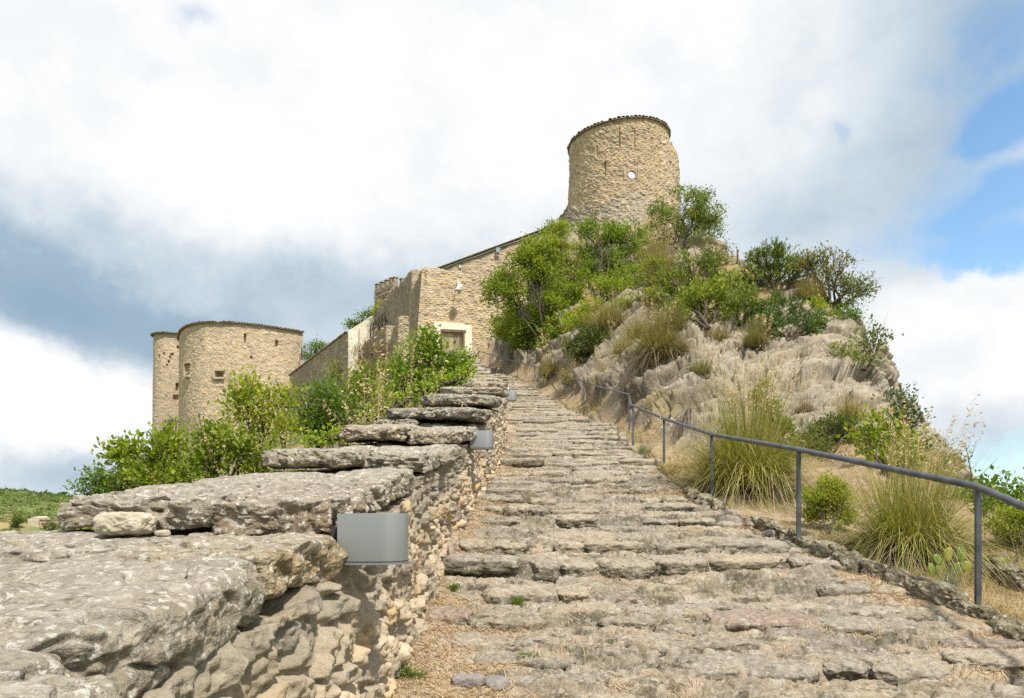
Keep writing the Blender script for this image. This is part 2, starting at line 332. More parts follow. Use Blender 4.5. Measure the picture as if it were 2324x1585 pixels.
def build_path():
    d = np.exp(np.linspace(math.log(2.3), math.log(45.), 1500)); t = np.linspace(0, 1, 560)
    D = np.repeat(d[:, None], len(t), 1); lo = xf(d)-.12; hi = xr(d)+.35
    X = lo[:, None]+(hi-lo)[:, None]*t[None]
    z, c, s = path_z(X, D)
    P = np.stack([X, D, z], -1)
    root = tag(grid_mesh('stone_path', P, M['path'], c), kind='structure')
    # the rows of long edge stones that make the risers
    rng = random.Random(21); Vs, fs, cs, o = [], [], [], 0; k = int(2.6/STEP); yg = np.linspace(-1.0, 1.0, 90)
    k2_ = 2*k
    while k2_*STEP/2 < 41:
        k = k2_/2; half = k2_ % 2; y0 = k*STEP; k2_ += 1; x = float(xf(y0))+.02; xe = float(xr(y0))+.02
        while x < xe:
            L = rng.uniform(.22, .75)*(1+.25*(y0 > 14)); xc = x+L/2
            def row(xx):
                ys = y0+yg; w = ys+.26*fbm(xx*.45, ys*.5, 0, 3, 5)+.08*fbm(xx*1.7, ys*1.2, 3, 3, 8)
                w = w+.06*fbm(xx*3.2, ys*5, 1, 4, 9); i = int(np.argmax(w >= y0)); return float(ys[i])
            soil = float(path_z(np.array([xc]), np.array([y0]))[2][0])
            if rng.random() < (.84-.42*(soil > .7))*(.6 if half else 1):
                ya, yb = row(xc-.3*L), row(xc+.3*L); yc = (ya+yb)/2
                dp = rng.uniform(.2, .36)*(.7 if half else 1); hh = rng.uniform(.12, .18); n = int(np.clip(200/yc, 10, 46))
                Q, f, nr, n2, n3 = rock_pts(n, 4.5, 2000+k2_*40+int(x*37) % 39, L*1.04, dp, hh, .028, .012, 22, 1.5, .022)
                zt = float(np.mean(path_z(np.array([xc-.2*L, xc, xc+.2*L]), np.full(3, yc+.15))[0]))+rng.uniform(-.012, .014)
                Q[:, 2] += .10*Q[:, 1]
                Q = Q@rotz(math.atan2(yb-ya, .6*L)*.8).T+np.array([xc, yc+dp/2-.05, zt-hh/2+(.010 if half else rng.choice((.012, .024, .034)))])
                t = rng.random(); c = mixc(np.broadcast_to(np.array([.40, .33, .24]), Q.shape), (.31, .28, .235), np.full(len(Q), t)); c = c*(.9+.25*rng.random()+.14*n2+.12*n3)[:, None]
                if rng.random() < .04: c = c*np.array([.8, .72, .75])
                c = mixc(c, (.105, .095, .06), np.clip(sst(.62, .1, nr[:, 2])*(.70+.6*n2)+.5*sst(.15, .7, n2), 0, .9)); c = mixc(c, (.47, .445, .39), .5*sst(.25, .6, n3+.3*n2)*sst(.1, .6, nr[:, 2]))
                Vs.append(Q); fs.append(f+o); cs.append(np.clip(c, .02, .7)); o += len(Q)
            x += L*rng.uniform(.97, 1.06)
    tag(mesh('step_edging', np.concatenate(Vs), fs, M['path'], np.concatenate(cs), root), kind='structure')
# ------------------------------------------------------------------ parapet wall with its capping slabs
# (d0, d1, left, right, top at d0, top at d1, thickness, tone)   left/right are distances from the wall foot line, metres
CAPS = [(.75, 1.42, -1.5, .07, -.30, -.245, .26, 0), (1.40, 2.34, -1.5, -.10, -.245, -.142, .21, 0), (1.34, 2.3, -2.6, -1.42, -.24, -.15, .2, 0),
        (2.30, 2.88, -.62, -.08, -.135, -.095, .17, 1), (2.28, 2.95, -2.5, -.58, -.14, -.09, .16, 0),
        (2.80, 3.62, -1.17, -.53, .035, .11, .125, 0), (2.82, 3.55, -.60, -.10, .03, .10, .15, 2), (3.45, 4.95, -1.15, -.35, .10, .225, .13, 0), (3.50, 4.85, -.5, -.08, .10, .25, .15, 0),
        (4.85, 6.2, -1.1, -.45, .37, .46, .12, 0), (5.0, 6.3, -.52, -.04, .36, .48, .14, 0), (6.1, 7.2, -1.0, -.01, .46, .60, .14, 0),
        (6.75, 8.5, -1.12, -.46, .735, .90, .15, 2), (6.9, 7.7, -.50, -.02, .70, .80, .13, 2), (7.6, 8.7, -.55, .0, .80, .93, .14, 0),
        (8.55, 10.7, -1.14, -.03, 1.14, 1.36, .15, 3), (8.45, 9.6, -1.2, -.7, .98, 1.08, .11, 3),
        (10.75, 13.0, -1.12, -.03, 1.62, 1.86, .17, 3), (12.9, 16.1, -1.18, .0, 2.07, 2.42, .14, 0), (13.2, 15.0, -.65, .0, 1.92, 2.2, .15, 2),
        (16.2, 19.2, -.95, .05, 2.72, 3.02, .2, 2), (18.9, 20.4, -.95, .0, 3.08, 3.3, .18, 0), (20.2, 22.6, -.95, .0, 3.48, 3.85, .2, 0), (22.4, 24.6, -.95, .0, 3.95, 4.3, .2, 2), (24.4, 26.8, -1.0, .0, 4.42, 4.8, .2, 0),
        (26.6, 29, -1.0, .0, 4.95, 5.35, .2, 0), (28.8, 31.2, -1.0, .0, 5.5, 5.9, .2, 2), (31, 33.4, -1.0, .0, 6.1, 6.6, .2, 0), (33.2, 35.6, -1.0, 0, 6.85, 7.3, .2, 0), (35.4, 38, -1.0, 0, 7.4, 7.9, .2, 2)]
_w = [(-6, -.46), (1.35, -.46), (1.4, -.42), (2.3, -.34), (2.8, -.27), (2.9, -.17), (3.5, -.08), (4.8, .07), (4.95, .2), (6.2, .28), (6.85, .43), (6.95, .55), (8.5, .72), (8.65, .93), (10.7, 1.17), (10.9, 1.4), (13, 1.66), (13.1, 1.86), (16.1, 2.2), (16.3, 2.5), (19, 2.8),
      (19.2, 2.88), (20.2, 3.05), (20.4, 3.26), (22.4, 3.6), (22.6, 3.72), (24.5, 4.05), (24.7, 4.2), (26.6, 4.55), (26.8, 4.72), (28.8, 5.1), (29, 5.27), (31, 5.65), (31.2, 5.87), (33.2, 6.35), (33.4, 6.6), (35.4, 7.05), (35.6, 7.2), (38, 7.65), (39, 7.8)]
wtop = lambda d: np.interp(d, [q[0] for q in _w], [q[1] for q in _w])
def rubble(u, v, cu, cv, s, depth=.045, mort=(.52, .43, .31), stone=(.50, .41, .29), var=.40, purple=.04, w=.04, p=2.6, fine=.012, k=1.):
    """Height and tone of rubble masonry at (u, v) metres along and up a wall."""
    u = np.asarray(u, np.float32); v = np.asarray(v, np.float32)
    uu = u+w*fbm(u*3/k, v*3/k, 1, 3, s+3); vv = v+w*.8*fbm(u*2.2/k, v*2.2/k, 5, 3, s+4)
    e, r1, r2, cx, cy = cells(uu, vv, cu, cv, s, .85, .6, p, .45)
    bl = sst(.02, .34, e)
    f1 = fbm(u*9/k, v*11/k, 2, 4, s+5); f2 = fbm(u*35/k, v*35/k, 2, 3, s+6)
    h = depth*(bl*(.35+.75*r1)-.55)+depth*.8*(r2-.5)*np.clip((uu-cx)/cu*2, -1, 1)*bl+fine*f1+fine*.45*f2
    c = mixc(np.broadcast_to(np.array(stone, np.float32), e.shape+(3,)), np.array(stone)*np.array((.72, .74, .80)), sst(.35, .95, r2))
    c = c*(1-var/2+var*r1)[..., None]*(1+.16*f1)[..., None]
    c = mixc(c, (.20, .155, .145), (r2*3.3 % 1 > 1-purple)*.75)
    c = mixc(c, np.array(stone)*np.array((1.18, 1.0, .72)), ((r1*5.7) % 1 > .86)*.6)
    c = mixc(c, mort, (1-sst(.0, .16, e))*.8)
    return h, np.clip(c, .02, .8), e
def build_parapet():
    root = empty('parapet_wall', (float(xf(3))-.5, 3, float(zp(3))), 'long rubble stone wall with lichen covered capping slabs, stepping up left of the path', 'wall')
    b = np.array(root.location)
    d = np.exp(np.linspace(math.log(.72), math.log(39.), 1500)); D0 = d[:, None]
    top = wtop(d); base = zp(d)-.25
    t = np.linspace(0, 1, 230)[None]
    Z = base[:, None]+(top-base)[:, None]*t; D = D0+0*Z
    h, c, e = rubble(D, Z-zp(D)*.85, .20, .115, 3, .056, purple=.06, fine=.03, p=3.6)
    big = fbm(D*1.3, Z*1.3, 0, 3, 44)
    X = xf(D)-.045*(Z-zp(D))+h+.03*big
    c = mixc(c, (.27, .245, .195), .8*sst(.5, 1.05, (Z-zp(D))/(top-zp(d))[:, None]+.35*fbm(D*2, Z*2, 4, 3, 45)))
    right = np.stack([X, D, Z], -1)
    tt = np.linspace(0, 1, 46)[None]; wd = 1.06+.9*sst(3.2, 2.2, d)[:, None]
    Xt = X[:, -1:]-wd*tt; Zt = top[:, None]+.035*fbm(Xt*5, D0*5, 0, 4, 46)+.02*np.sin(tt*3.1); 
    topg = np.stack([Xt, D0+0*Xt, Zt], -1); ct = mixc(np.broadcast_to(np.array([.30, .255, .185]), topg.shape), (.2, .18, .14), sst(-.4, .5, fbm(Xt*6, D0*6, 1, 3, 47)))
    tl = np.linspace(0, 1, 24)[1:][None]; Zl = top[:, None]-(1.9)*tl; Xl = Xt[:, -1:]+.03*fbm(D0*4, Zl*5, 3, 3, 48)
    lf = np.stack([Xl, D0+0*Xl, Zl], -1); cl = np.broadcast_to(np.array([.32, .27, .2]), lf.shape)
    P = np.concatenate([right, topg[:, 1:], lf], 1); Cc = np.concatenate([c, ct[:, 1:], cl], 1)
    grid_mesh('wall_body', P, M['rubble'], Cc, root, b, flip=True)
    for i, cp in enumerate(CAPS): capstone(root, b, i, *cp)
def rock_pts(n, p, seed, sx, sy, sz, amp=.05, strata=0., sf=14., lo=1.2, chip=.0):
    """Rounded block: points on a superquadric, pushed about by noise. Returns V, F in metres around 0."""
    g = np.linspace(-1, 1, n); a, b = np.meshgrid(g, g, indexing='ij'); o = np.ones_like(a)
    fs = [np.stack(q, -1) for q in ((o, a, b), (-o, b, a), (b, o, a), (a, -o, b), (a, b, o), (b, a, -o))]
    V = np.concatenate([q.reshape(-1, 3) for q in fs]); f = np.concatenate([gridf(n, n)+k*n*n for k in range(6)])
    key = np.round(V*1e5).astype(np.int64); _, ii, inv = np.unique(key, axis=0, return_index=True, return_inverse=True)
    V = V[ii]; f = inv.ravel()[f]
    V = V/(np.sum(np.abs(V)**p, 1, keepdims=True)**(1/p))
    nr = V/np.linalg.norm(V, axis=1, keepdims=True)
    S = np.array([sx, sy, sz])/2; mn = S.min()
    Q = V*S
    x, y, z = Q.T; k = 1/max(.12, mn*2)
    n1 = fbm(x*lo/S[0]*.9+seed*3.1, y*lo/S[1]*.9, z*2*k*.5, 3, seed); n2 = fbm(x*k*1.6, y*k*1.6+seed, z*k*2, 4, seed+1); n3 = fbm(x*k*7, y*k*7, z*k*9+seed, 4, seed+2)
    disp = amp*(.9*n1+.55*n2+.2*n3)
    if strata: disp = disp+strata*np.abs(fbm(x*k*.7, y*k*.7, z*sf, 3, seed+3))*(1-np.abs(nr[:, 2]))
    Q = Q+nr*disp[:, None]*np.array([1.3, 1.3, .62])
    if n > 60: Q = Q-nr*(.028*sst(.90, 1., 1-np.abs(fbm(x*2.3+seed, y*2.3, z*3.5, 4, seed+9))))[:, None]
    if chip: Q = Q-nr*(chip*sst(.1, .5, fbm(x*k*1.1+9, y*k*1.1, z*k, 2, seed+7)))[:, None]*np.array([1, 1, .5])
    return Q, f, nr, n2, n3
TONES = [(.33, .29, .22), (.38, .29, .165), (.30, .235, .165), (.215, .19, .155)]
def capstone(root, b, i, d0, d1, l, r, z0, z1, th, tone):
    dm = (d0+d1)/2; n = int(np.clip(150*4/dm, 34, 170))
    Q, f, nr, n2, n3 = rock_pts(n, 7 if dm < 6 else 6, 100+i, (r-l)*.99, (d1-d0)*1.02, th, (.028 if dm < 6 else .042), .020, 11/th*.12 if dm < 20 else 8, 1.6, .04)
    x, y, z = Q.T.copy()
    z = z+(z0+z1)/2-th/2+(z1-z0)*y/(d1-d0)
    yy = y+dm; xx = x+xf(yy)*.7+.3*xf(dm)+(l+r)/2+.035
    V = np.stack([xx, yy, z], -1); up = nr[:, 2]
    c = np.array(TONES[tone], np.float32)*(1+.12*n2+.12*n3)[:, None]
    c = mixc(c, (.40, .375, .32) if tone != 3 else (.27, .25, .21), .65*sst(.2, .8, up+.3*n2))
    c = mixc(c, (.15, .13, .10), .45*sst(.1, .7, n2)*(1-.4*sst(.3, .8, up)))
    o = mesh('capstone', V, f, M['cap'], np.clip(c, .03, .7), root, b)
    if tone == 3: o['label'] = 'dark weathered capping slab'
    if tone == 1: o['label'] = 'rounded ochre capping stone'
build_parapet(); build_path()
def loose_rock(name, label, c, s, seed, col, cat='rock', mat='cap', n=60, p=3.2, rz=0., amp=.2, group=None):
    Q, f, nr, n2, n3 = rock_pts(n, p, seed, *s, min(s)*amp, 0)
    Q = Q@rotz(rz).T
    cc = np.array(col)*(1+.14*n2+.1*n3)[:, None]
    o = mesh(name, Q, f, M[mat], cc); o.location = [float(q) for q in c]
    return tag(o, label, cat, group)
M['pale'] = stone_mat('pale_limestone', .12, .12, 1., .7, .008)
p = at(289, 1206, 2.72); loose_rock('loose_stone', 'pale loose stone resting on the wall top under the overhanging capping slab', (p[0], p[1], -.062), (.205, .13, .085), 5, (.46, .42, .33), mat='pale')
p = at(368, 1222, 2.62); loose_rock('loose_stone', 'small pale stone chip beside the larger loose stone on the wall', (p[0], p[1], -.093), (.05, .04, .022), 6, (.44, .39, .30), mat='pale', n=24)
# ------------------------------------------------------------------ rocky hill on the right (fitted surface), left hillside, valley
HP = []
def hp(px, py, d, dz=0): q = at(px, py, d); HP.append((q[0], q[1], q[2]+dz))
for q in [(2324, 1440, 4.7), (2324, 1300, 6.2), (2100, 1290, 6.6), (1940, 1205, 8.0), (1760, 1145, 9.3), (2200, 1160, 9), (2120, 1100, 10.5), (2290, 1190, 8), (2324, 1150, 9.5), (1900, 1060, 11.3), (2050, 1055, 10.6), (2010, 1000, 12.3), (1870, 1010, 13),
          (2090, 1000, 13), (2036, 925, 16), (1996, 845, 18.5), (1950, 745, 22), (1905, 700, 25), (1830, 660, 28), (1700, 612, 34), (1660, 580, 37), (1620, 545, 41), (1545, 505, 47),
          (1492, 965, 18.0), (1500, 850, 19.6), (1515, 770, 21), (1545, 738, 22.3), (1600, 735, 21.8), (1700, 745, 20.6), (1800, 757, 20.2), (1890, 800, 19.2), (1600, 1000, 15.6), (1740, 1005, 14.6), (1640, 880, 17.2), (1800, 880, 16.6), (1930, 900, 16), (1700, 800, 18.9), (1580, 800, 20.4),
          (1560, 1050, 12.6), (1640, 1080, 11.2), (1600, 690, 26), (1720, 700, 24.2), (1850, 700, 23.8), (1900, 760, 21.4), (1600, 620, 32), (1700, 655, 29), (1780, 670, 26.8),
          (1400, 890, 24), (1430, 850, 24.5), (1460, 800, 25.5), (1330, 870, 28.2), (1350, 820, 29), (1285, 800, 33), (1400, 730, 31), (1480, 710, 28.3), (1200, 825, 36.5), (1235, 760, 37.5), (1330, 710, 37), (1200, 715, 42), (1300, 610, 43.5), (1440, 610, 40), (1400, 535, 47), (1310, 525, 48.5), (1540, 560, 43), (1150, 760, 43), (1120, 792, 41.8), (1500, 640, 34), (1560, 600, 37)]: hp(*q)
for d in (3, 4.5, 6, 8, 10, 12, 14.5, 17, 20, 23, 26, 29, 32, 34.5, 37, 39.5, 41.5): HP.append((float(xr(d))+.25, d, float(zp(d))))
for d in (3, 6, 10, 15, 20, 26, 31, 36, 41): HP.append((float(xf(d)+xr(d))/2, d, float(zp(d))))
HP += [(5.2, 3, -1.6), (6.2, 6, -1.0), (3.6, 2, -1.3), (7.4, 9, -1.2), (8.6, 12.5, -1.4), (9.6, 16, .2), (10.6, 19, 1.5), (11.8, 22.5, 3), (12.6, 26, 4.5), (13, 30, 6.5), (13, 36, 8.5), (13, 42, 11.5), (13.2, 48, 14),
       (8, 3, -4.2), (10, 8, -5), (13, 15, -5), (15, 22, -3.5), (16, 30, -1), (17, 40, 2), (17, 52, 6), (22, 10, -14), (25, 30, -14), (26, 50, -12), (26, 70, -14),
       (4.6, 52, 18.2), (2.9, 51.5, 16.2), (7.4, 52, 18.6), (10.5, 52, 18.3), (7, 56, 18.2), (7, 62, 14), (7, 70, 9), (12, 66, 7), (3, 56, 15), (2, 62, 11), (1, 49, 13.2), (-1.5, 50, 11.2), (-1, 46.5, 9.4), (0, 56, 12), (0, 70, 8), (-3, 45, 8.4), (-3, 52, 9)]
HP = np.array(HP)
def tps_fit(P, lam=.02):
    n = len(P); X = P[:, :2]; r2 = ((X[:, None]-X[None])**2).sum(-1)
    K = .5*r2*np.log(r2+1e-9)+np.eye(n)*lam*8; T = np.c_[np.ones(n), X]
    A = np.block([[K, T], [T.T, np.zeros((3, 3))]])
    s = np.linalg.solve(A, np.r_[P[:, 2], 0, 0, 0]); w = s[:n].astype(np.float32); a = s[n:]
    Xf = X.astype(np.float32)
    def f(x, y):
        sh = np.shape(x); x = np.ravel(x).astype(np.float32); y = np.ravel(y).astype(np.float32); out = np.empty(len(x), np.float32)
        for i in range(0, len(x), 60000):
            q = (x[i:i+60000, None]-Xf[None, :, 0])**2+(y[i:i+60000, None]-Xf[None, :, 1])**2
            out[i:i+60000] = (.5*q*np.log(q+1e-9))@w+a[0]+a[1]*x[i:i+60000]+a[2]*y[i:i+60000]
        return out.reshape(sh)
    return f
hill_tps = tps_fit(HP)
def hill_z(x, y): return hill_tps(x, y)
NS = np.array([-.62, .72, .74]); NS /= np.linalg.norm(NS)       # normal of the tilted beds
def build_hill():
    nd, nu = 1150, 760
    d = np.exp(np.linspace(math.log(2.4), math.log(78), nd))
    k = np.linspace(0, 1, nu); u = np.interp(k, [0, .84, 1], [-.085, .62, 1.5])
    D = np.repeat(d[:, None], nu, 1); X = D*u[None]
    Z = hill_z(X, D)
    ins = np.minimum(X-xf(D), xr(D)-.12-X)
    Z = np.where(D < 44, Z-.45*sst(-.02, .25, ins), Z)
    sl = np.hypot(np.gradient(Z, axis=0)/np.gradient(D, axis=0), np.gradient(Z, axis=1)/np.gradient(X, axis=1))
    face = np.clip(sst(12.2, 14.5, D+.25*(X-5))*sst(24.2, 21.6, D)*sst(2.6, 3.8, X)+sst(.8, 2.2, X-xr(D))*sst(16, 18.5, D)*sst(6.2, 4.4, X-.1*(D-20))*sst(40, 37, D)*.8+sst(8.6, 9.4, X)*sst(20, 22, D)*sst(30, 27, D), 0, 1)
    steep = sst(.45, .95, sl*.9+.62*face+.30*fbm(X*.35, D*.35, Z*.35, 3, 70))
    out = sst(.1, 1.2, X-xr(D))
    P = np.stack([X, D, Z], -1); n = grid_normals(P); n *= np.sign(n[..., 2:3]+1e-9)
    beds = P@NS
    x, y, z = X, D, Z
    wob = fbm(x*.25, y*.25, z*.25, 3, 71)
    blk = np.clip(fbm(x*.5+z*.4, y*.5, beds*1.5, 2, 72)+.55, 0, 1.1)
    def saw(k, w, ph): q = beds*k+ph; q = q-np.floor(q); return sst(0, w, q)-q
    left = sst(6.0, 3.0, X-(D-20)*.06)                       # the bedded slabs lie above the handrail
    lay = saw(.72, .07, .8*wob)*.55*blk+saw(2.3, .09, 1.0*wob)*.20*(.3+blk)+saw(7.1, .16, .8*wob+.3*fbm(x, y, z, 2, 69))*(.02+.04*left)
    st_ = x*.55+z*.35; rid = 1-np.abs(fbm(st_*.6, y*.4-x*.2, beds*.75, 4, 73)); rd2 = fbm(st_*1.3, y*1.1, beds*2.6, 4, 74); rd3 = fbm(x*5, y*5, beds*9, 4, 75)
    e, r1, r2, _, _ = cells(beds*1.+.3*rd2, z*.8+.25*(x+y)+.3*rd2, .9, .55, 79, .9, .8, 2.2)
    g1, a1, a2, mu, mv = cells(x*.8+y*.25+.35*rd2, beds+.25*wob+.12*rd2, 1.9, .62, 64, .95, .7, 2.2, .4)
    g2, b1_, b2_, nu_, nv_ = cells(x*.7-y*.35+z*.2+.1*rd2, beds*1.2+z*.4+.06*rd2, .62, .22, 63, .95, .8, 2.2, .4)
    fac = (a1-.5)*.42+(a2-.5)*.34*np.clip((x*.8+y*.25-mu)/.95, -1, 1)-.16*(1-sst(0, .07, g1))+(b1_-.5)*.055-.035*(1-sst(0, .08, g2))
    disp = steep*out*(lay*(.17+1.1*left)+(1-.5*left)*fac+.06*(rid-.6)+.05*rd3)
    crk = sst(.80, .98, 1-np.abs(fbm(x*.8+z*.5, y*.8, beds*2.2, 4, 68)))+.6*sst(.82, .98, 1-np.abs(fbm(x*2.1, y*2.1, z*2.6, 3, 67)))
    disp = disp-steep*out*.13*crk
    disp = disp+(1-steep)*out*(.10*rd2+.03*rd3)+.012*rd3*(1-out)
    near = sst(2., 7., D)
    P = P+n*(disp*near)[..., None]
    c = mixc(np.broadcast_to(np.array([.345, .295, .22]), P.shape), (.265, .235, .185), sst(-.4, .5, rd2+.4*wob))
    c = mixc(c, (.38, .335, .265), sst(.1, .7, fbm(x*2.6, y*2.6, z*2.6, 3, 76))*.7)
    c = mixc(c, (.085, .068, .042), np.clip(left*(.75*sst(.1, .5, fbm(beds*4, x*.8, y*.8, 4, 77))+.8*np.exp(-((X-3.1)/.9)**2-((D-18.6)/1.7)**2)*(.6+fbm(beds*6, x*2, y*2, 3, 66))), 0, .9))
    c = mixc(c, (.13, .115, .09), .65*sst(.25, .65, fbm(x*1.1, y*1.1, z*1.4, 5, 78)))
    band = fbm(beds*6.5+.5*wob, x*.55, y*.55, 4, 57, .6); hz_ = fbm(x*.9, y*.9, z*7+1.2*rd2, 4, 58, .6)
    c = mixc(c, (.115, .10, .078), np.clip(.75*left*sst(.12, .45, band)+.5*(1-left)*sst(.28, .6, hz_), 0, .8))
    c = mixc(c, (.44, .40, .33), np.clip(.6*left*sst(.15, .5, -band)+.4*(1-left)*sst(.25, .6, -hz_), 0, .7))
    gr = mixc(np.broadcast_to(np.array([.34, .255, .16]), P.shape), (.27, .225, .11), sst(-.2, .6, fbm(x*1.1, y*1.1, z, 3, 80)))
    gr = mixc(gr, (.20, .135, .085), sst(.2, .8, fbm(x*3, y*3, z*3, 3, 81))*.7)
    veg = (1-steep*.95); veg = np.clip(veg+(1-out)*.3+.85*sst(.15, .5, fbm(x*.5, y*.5, z*.6, 3, 82))*left, 0, 1)
    c = lerp(c, gr, veg[..., None])
    o = grid_mesh('rock_hill', P, M['rock'], np.clip(c, .02, .7))
    tag(o, kind='structure')
    return dict(P=P, n=n, veg=veg, d=d, u=u)
HILL = build_hill()
def hill_pt(px, d):
    """Point of the finished hill surface in the direction px at depth d."""
    i = np.searchsorted(HILL['d'], d); j = np.clip(np.searchsorted(HILL['u'], (px-CX)/F), 0, len(HILL['u'])-1)
    return HILL['P'][min(i, len(HILL['d'])-1), j].copy()
def left_z(x, y):
    t = np.maximum(0, (xf(y)-1.0)-x)
    return zp(y)-.8-.16*t-.012*t**2-.35*np.minimum(t, 2)+.25*fbm(x*.4, y*.4, 0, 3, 90)
def build_left():
    y = np.exp(np.linspace(math.log(2), math.log(110), 260))-1; k = np.linspace(0, 1, 120)
    Y = np.repeat(y[:, None], 120, 1); X = (xf(y)-.75)[:, None]-(k[None]**2)*60
    Z = left_z(X, Y)
    g = fbm(X*1.2, Y*1.2, 0, 3, 91)
    c = mixc(np.broadcast_to(np.array([.10, .115, .04]), Z.shape+(3,)), (.26, .2, .11), sst(-.1, .6, g))
    tag(grid_mesh('hillside', np.stack([X, Y, Z], -1), M['soil'], c, flip=True), kind='structure')
build_left()
def build_valley():
    # floor of the valley, one sheet to the horizon, with the wooded ridge rising on the left
    r = np.exp(np.linspace(math.log(60), math.log(20000), 170)); th = np.linspace(0, 2*np.pi, 260)
    R, T = np.meshgrid(r, th, indexing='ij'); X = R*np.sin(T); Y = R*np.cos(T)
    Z = -30+valley_h(X, Y)
    c = mixc(np.broadcast_to(np.array([.13, .17, .06]), Z.shape+(3,)), (.34, .24, .13), .7*sst(.45, .75, fbm(X*.02, Y*.02, 0, 3, 95)))
    P = np.stack([X, Y, Z], -1)
    tag(grid_mesh('valley_ground', P, M['soil'], c, flip=False), kind='structure')
    Xc, Yc = np.meshgrid(np.linspace(-75, 75, 20), np.linspace(-75, 75, 20))
    tag(grid_mesh('hill_foot', np.stack([Xc, Yc, 0*Xc-29.5], -1), M['soil'], np.broadcast_to(np.array([.1, .11, .05]), Xc.shape+(3,))), kind='structure')
def valley_h(X, Y):
    a = np.arctan2(X, Y); R = np.hypot(X, Y)
    ridge = 34*np.exp(-((a+.60)/.24)**2)*sst(130, 300, R)*(1-.35*sst(420, 900, R))
    return ridge+2*fbm(X*.012, Y*.012, 0, 3, 96)*sst(80, 200, R)
build_valley()
# ------------------------------------------------------------------ handrail, kerb, wall lamps
def build_rail():
    near = [(2.95, 3.4), (3.236, 5.2), (2.66, 6.95), (2.48, 9.3), (2.476, 12.2), (2.40, 14.85)]
    far = [(2.81, 18.0), (2.54, 21.5), (2.28, 23.9), (2.06, 28.3), (1.71, 31.), (1.02, 33.5), (.25, 35.5), (-.37, 37.5), (-1.16, 39.5), (-1.83, 41.)]
    root = empty('metal_handrail', (2.5, 10, float(zp(10))), 'long dark grey metal handrail on thin posts along the right edge of the path', 'handrail')
    b = np.array(root.location)
    tz = lambda y: float(zp(y))+.90
    tops_n = [(x, y, {5.2: .138, 6.95: .53, 9.3: .90, 12.2: 1.435, 14.85: 2.01}.get(y, -.27)) for x, y in near]
    tf = [2.70, 3.43, 4.01, 4.93, 5.56, 6.27, 6.86, 7.41, 8.04, 8.51]
    tops_f = [(x, y, z) for (x, y), z in zip(far, tf)]
    def rail(pts, rad, name):
        pts = np.array(pts); s = np.r_[0, np.cumsum(np.linalg.norm(np.diff(pts, axis=0), axis=1))]
        q = []
        for i, p in enumerate(pts):        # mitre the bends slightly rounded
            if 0 < i < len(pts)-1:
                a = pts[i-1]-p; c = pts[i+1]-p; a /= np.linalg.norm(a); c /= np.linalg.norm(c)
                q += [p+a*.06, p+(a+c)*.012, p+c*.06]
            else: q.append(p)
        V, f = tube(q, rad, 12); mesh(name, V, f, M['steel'], None, root, b)
    rail([(2.62, 2.2, -.55)]+tops_n+[(2.385, 14.98, 2.02), (2.80, 17.93, 2.66)], .025, 'rail')
    rail([(2.80, 17.9, 2.69)]+tops_f+[(-1.98, 41.15, 8.3)], .024, 'rail')
    for (x, y, z) in tops_n+tops_f:
        zb = min(float(zp(y)), z-.86)-.15
        w = .042 if y < 16 else .036
        V1, f1 = box((x-.006, y, (z-.02+zb)/2), (w*.62, .026, z-.02-zb)); V2, f2 = box((x+.014, y+.012, (z-.03+zb)/2), (.012, .040, z-.03-zb))
        V, f = joinm([(V1, f1), (V2, f2)]); mesh('post', V, f, M['steel'], None, root, b, smooth=False)
build_rail()
def build_kerb():
    root = empty('stone_kerb', (2.9, 6, float(zp(6))), 'low kerb of rough mossy stones between the path and the dry grass below the handrail', 'kerb')
    b = np.array(root.location); y = 3.3; i = 0; rng = random.Random(4)
    while y < 9.6:
        L = rng.uniform(.16, .36); h = rng.uniform(.09, .15); w = rng.uniform(.12, .2)
        if not (8.0 < y < 8.5):
            Q, f, nr, n2, n3 = rock_pts(44 if y < 7 else 30, 3.6, 300+i, w, L*1.06, h*1.5, .05, .015, 20)
            dx = (float(xr(y+.1))-float(xr(y-.1)))/.2
            Q = Q@rotz(-math.atan(dx)).T
            x0 = float(xr(y))+.02+rng.uniform(-.03, .03)
            Q = Q+np.array([x0, y, float(zp(y))+h*.18+Q[:, 1].mean()]); Q[:, 2] += (Q[:, 1]-y)*.2
            c = np.array((.27, .24, .165))*(1+.2*n2+.15*n3)[:, None]; c = mixc(c, (.10, .085, .045), .75*sst(-.1, .6, n2+.3))
            mesh('edging_stone', Q, f, M['kerb'], np.clip(c, .02, .6), root, b)
        y += L; i += 1
    root = empty('stone_kerb', (4, 5.6, float(zp(5.6))), 'short kerb of rough stones outside the railing at the right edge of the view', 'kerb')
    b = np.array(root.location)
    for k in range(9):
        y = 4.6+k*.24; x = 3.62+.35*(y-4.6)-.05*(y-4.6)**2+ .12*rng.random()
        Q, f, nr, n2, n3 = rock_pts(30, 3.4, 350+k, .17, .27, .17, .05, .015, 20)
        Q = Q+np.array([x, y, float(hill_z(np.array([x]), np.array([y]))[0])-.01])
        c = np.array((.27, .24, .165))*(1+.2*n2+.15*n3)[:, None]; c = mixc(c, (.10, .085, .045), .75*sst(-.1, .6, n2+.3))
        mesh('edging_stone', Q, f, M['kerb'], np.clip(c, .02, .6), root, b)
build_kerb()
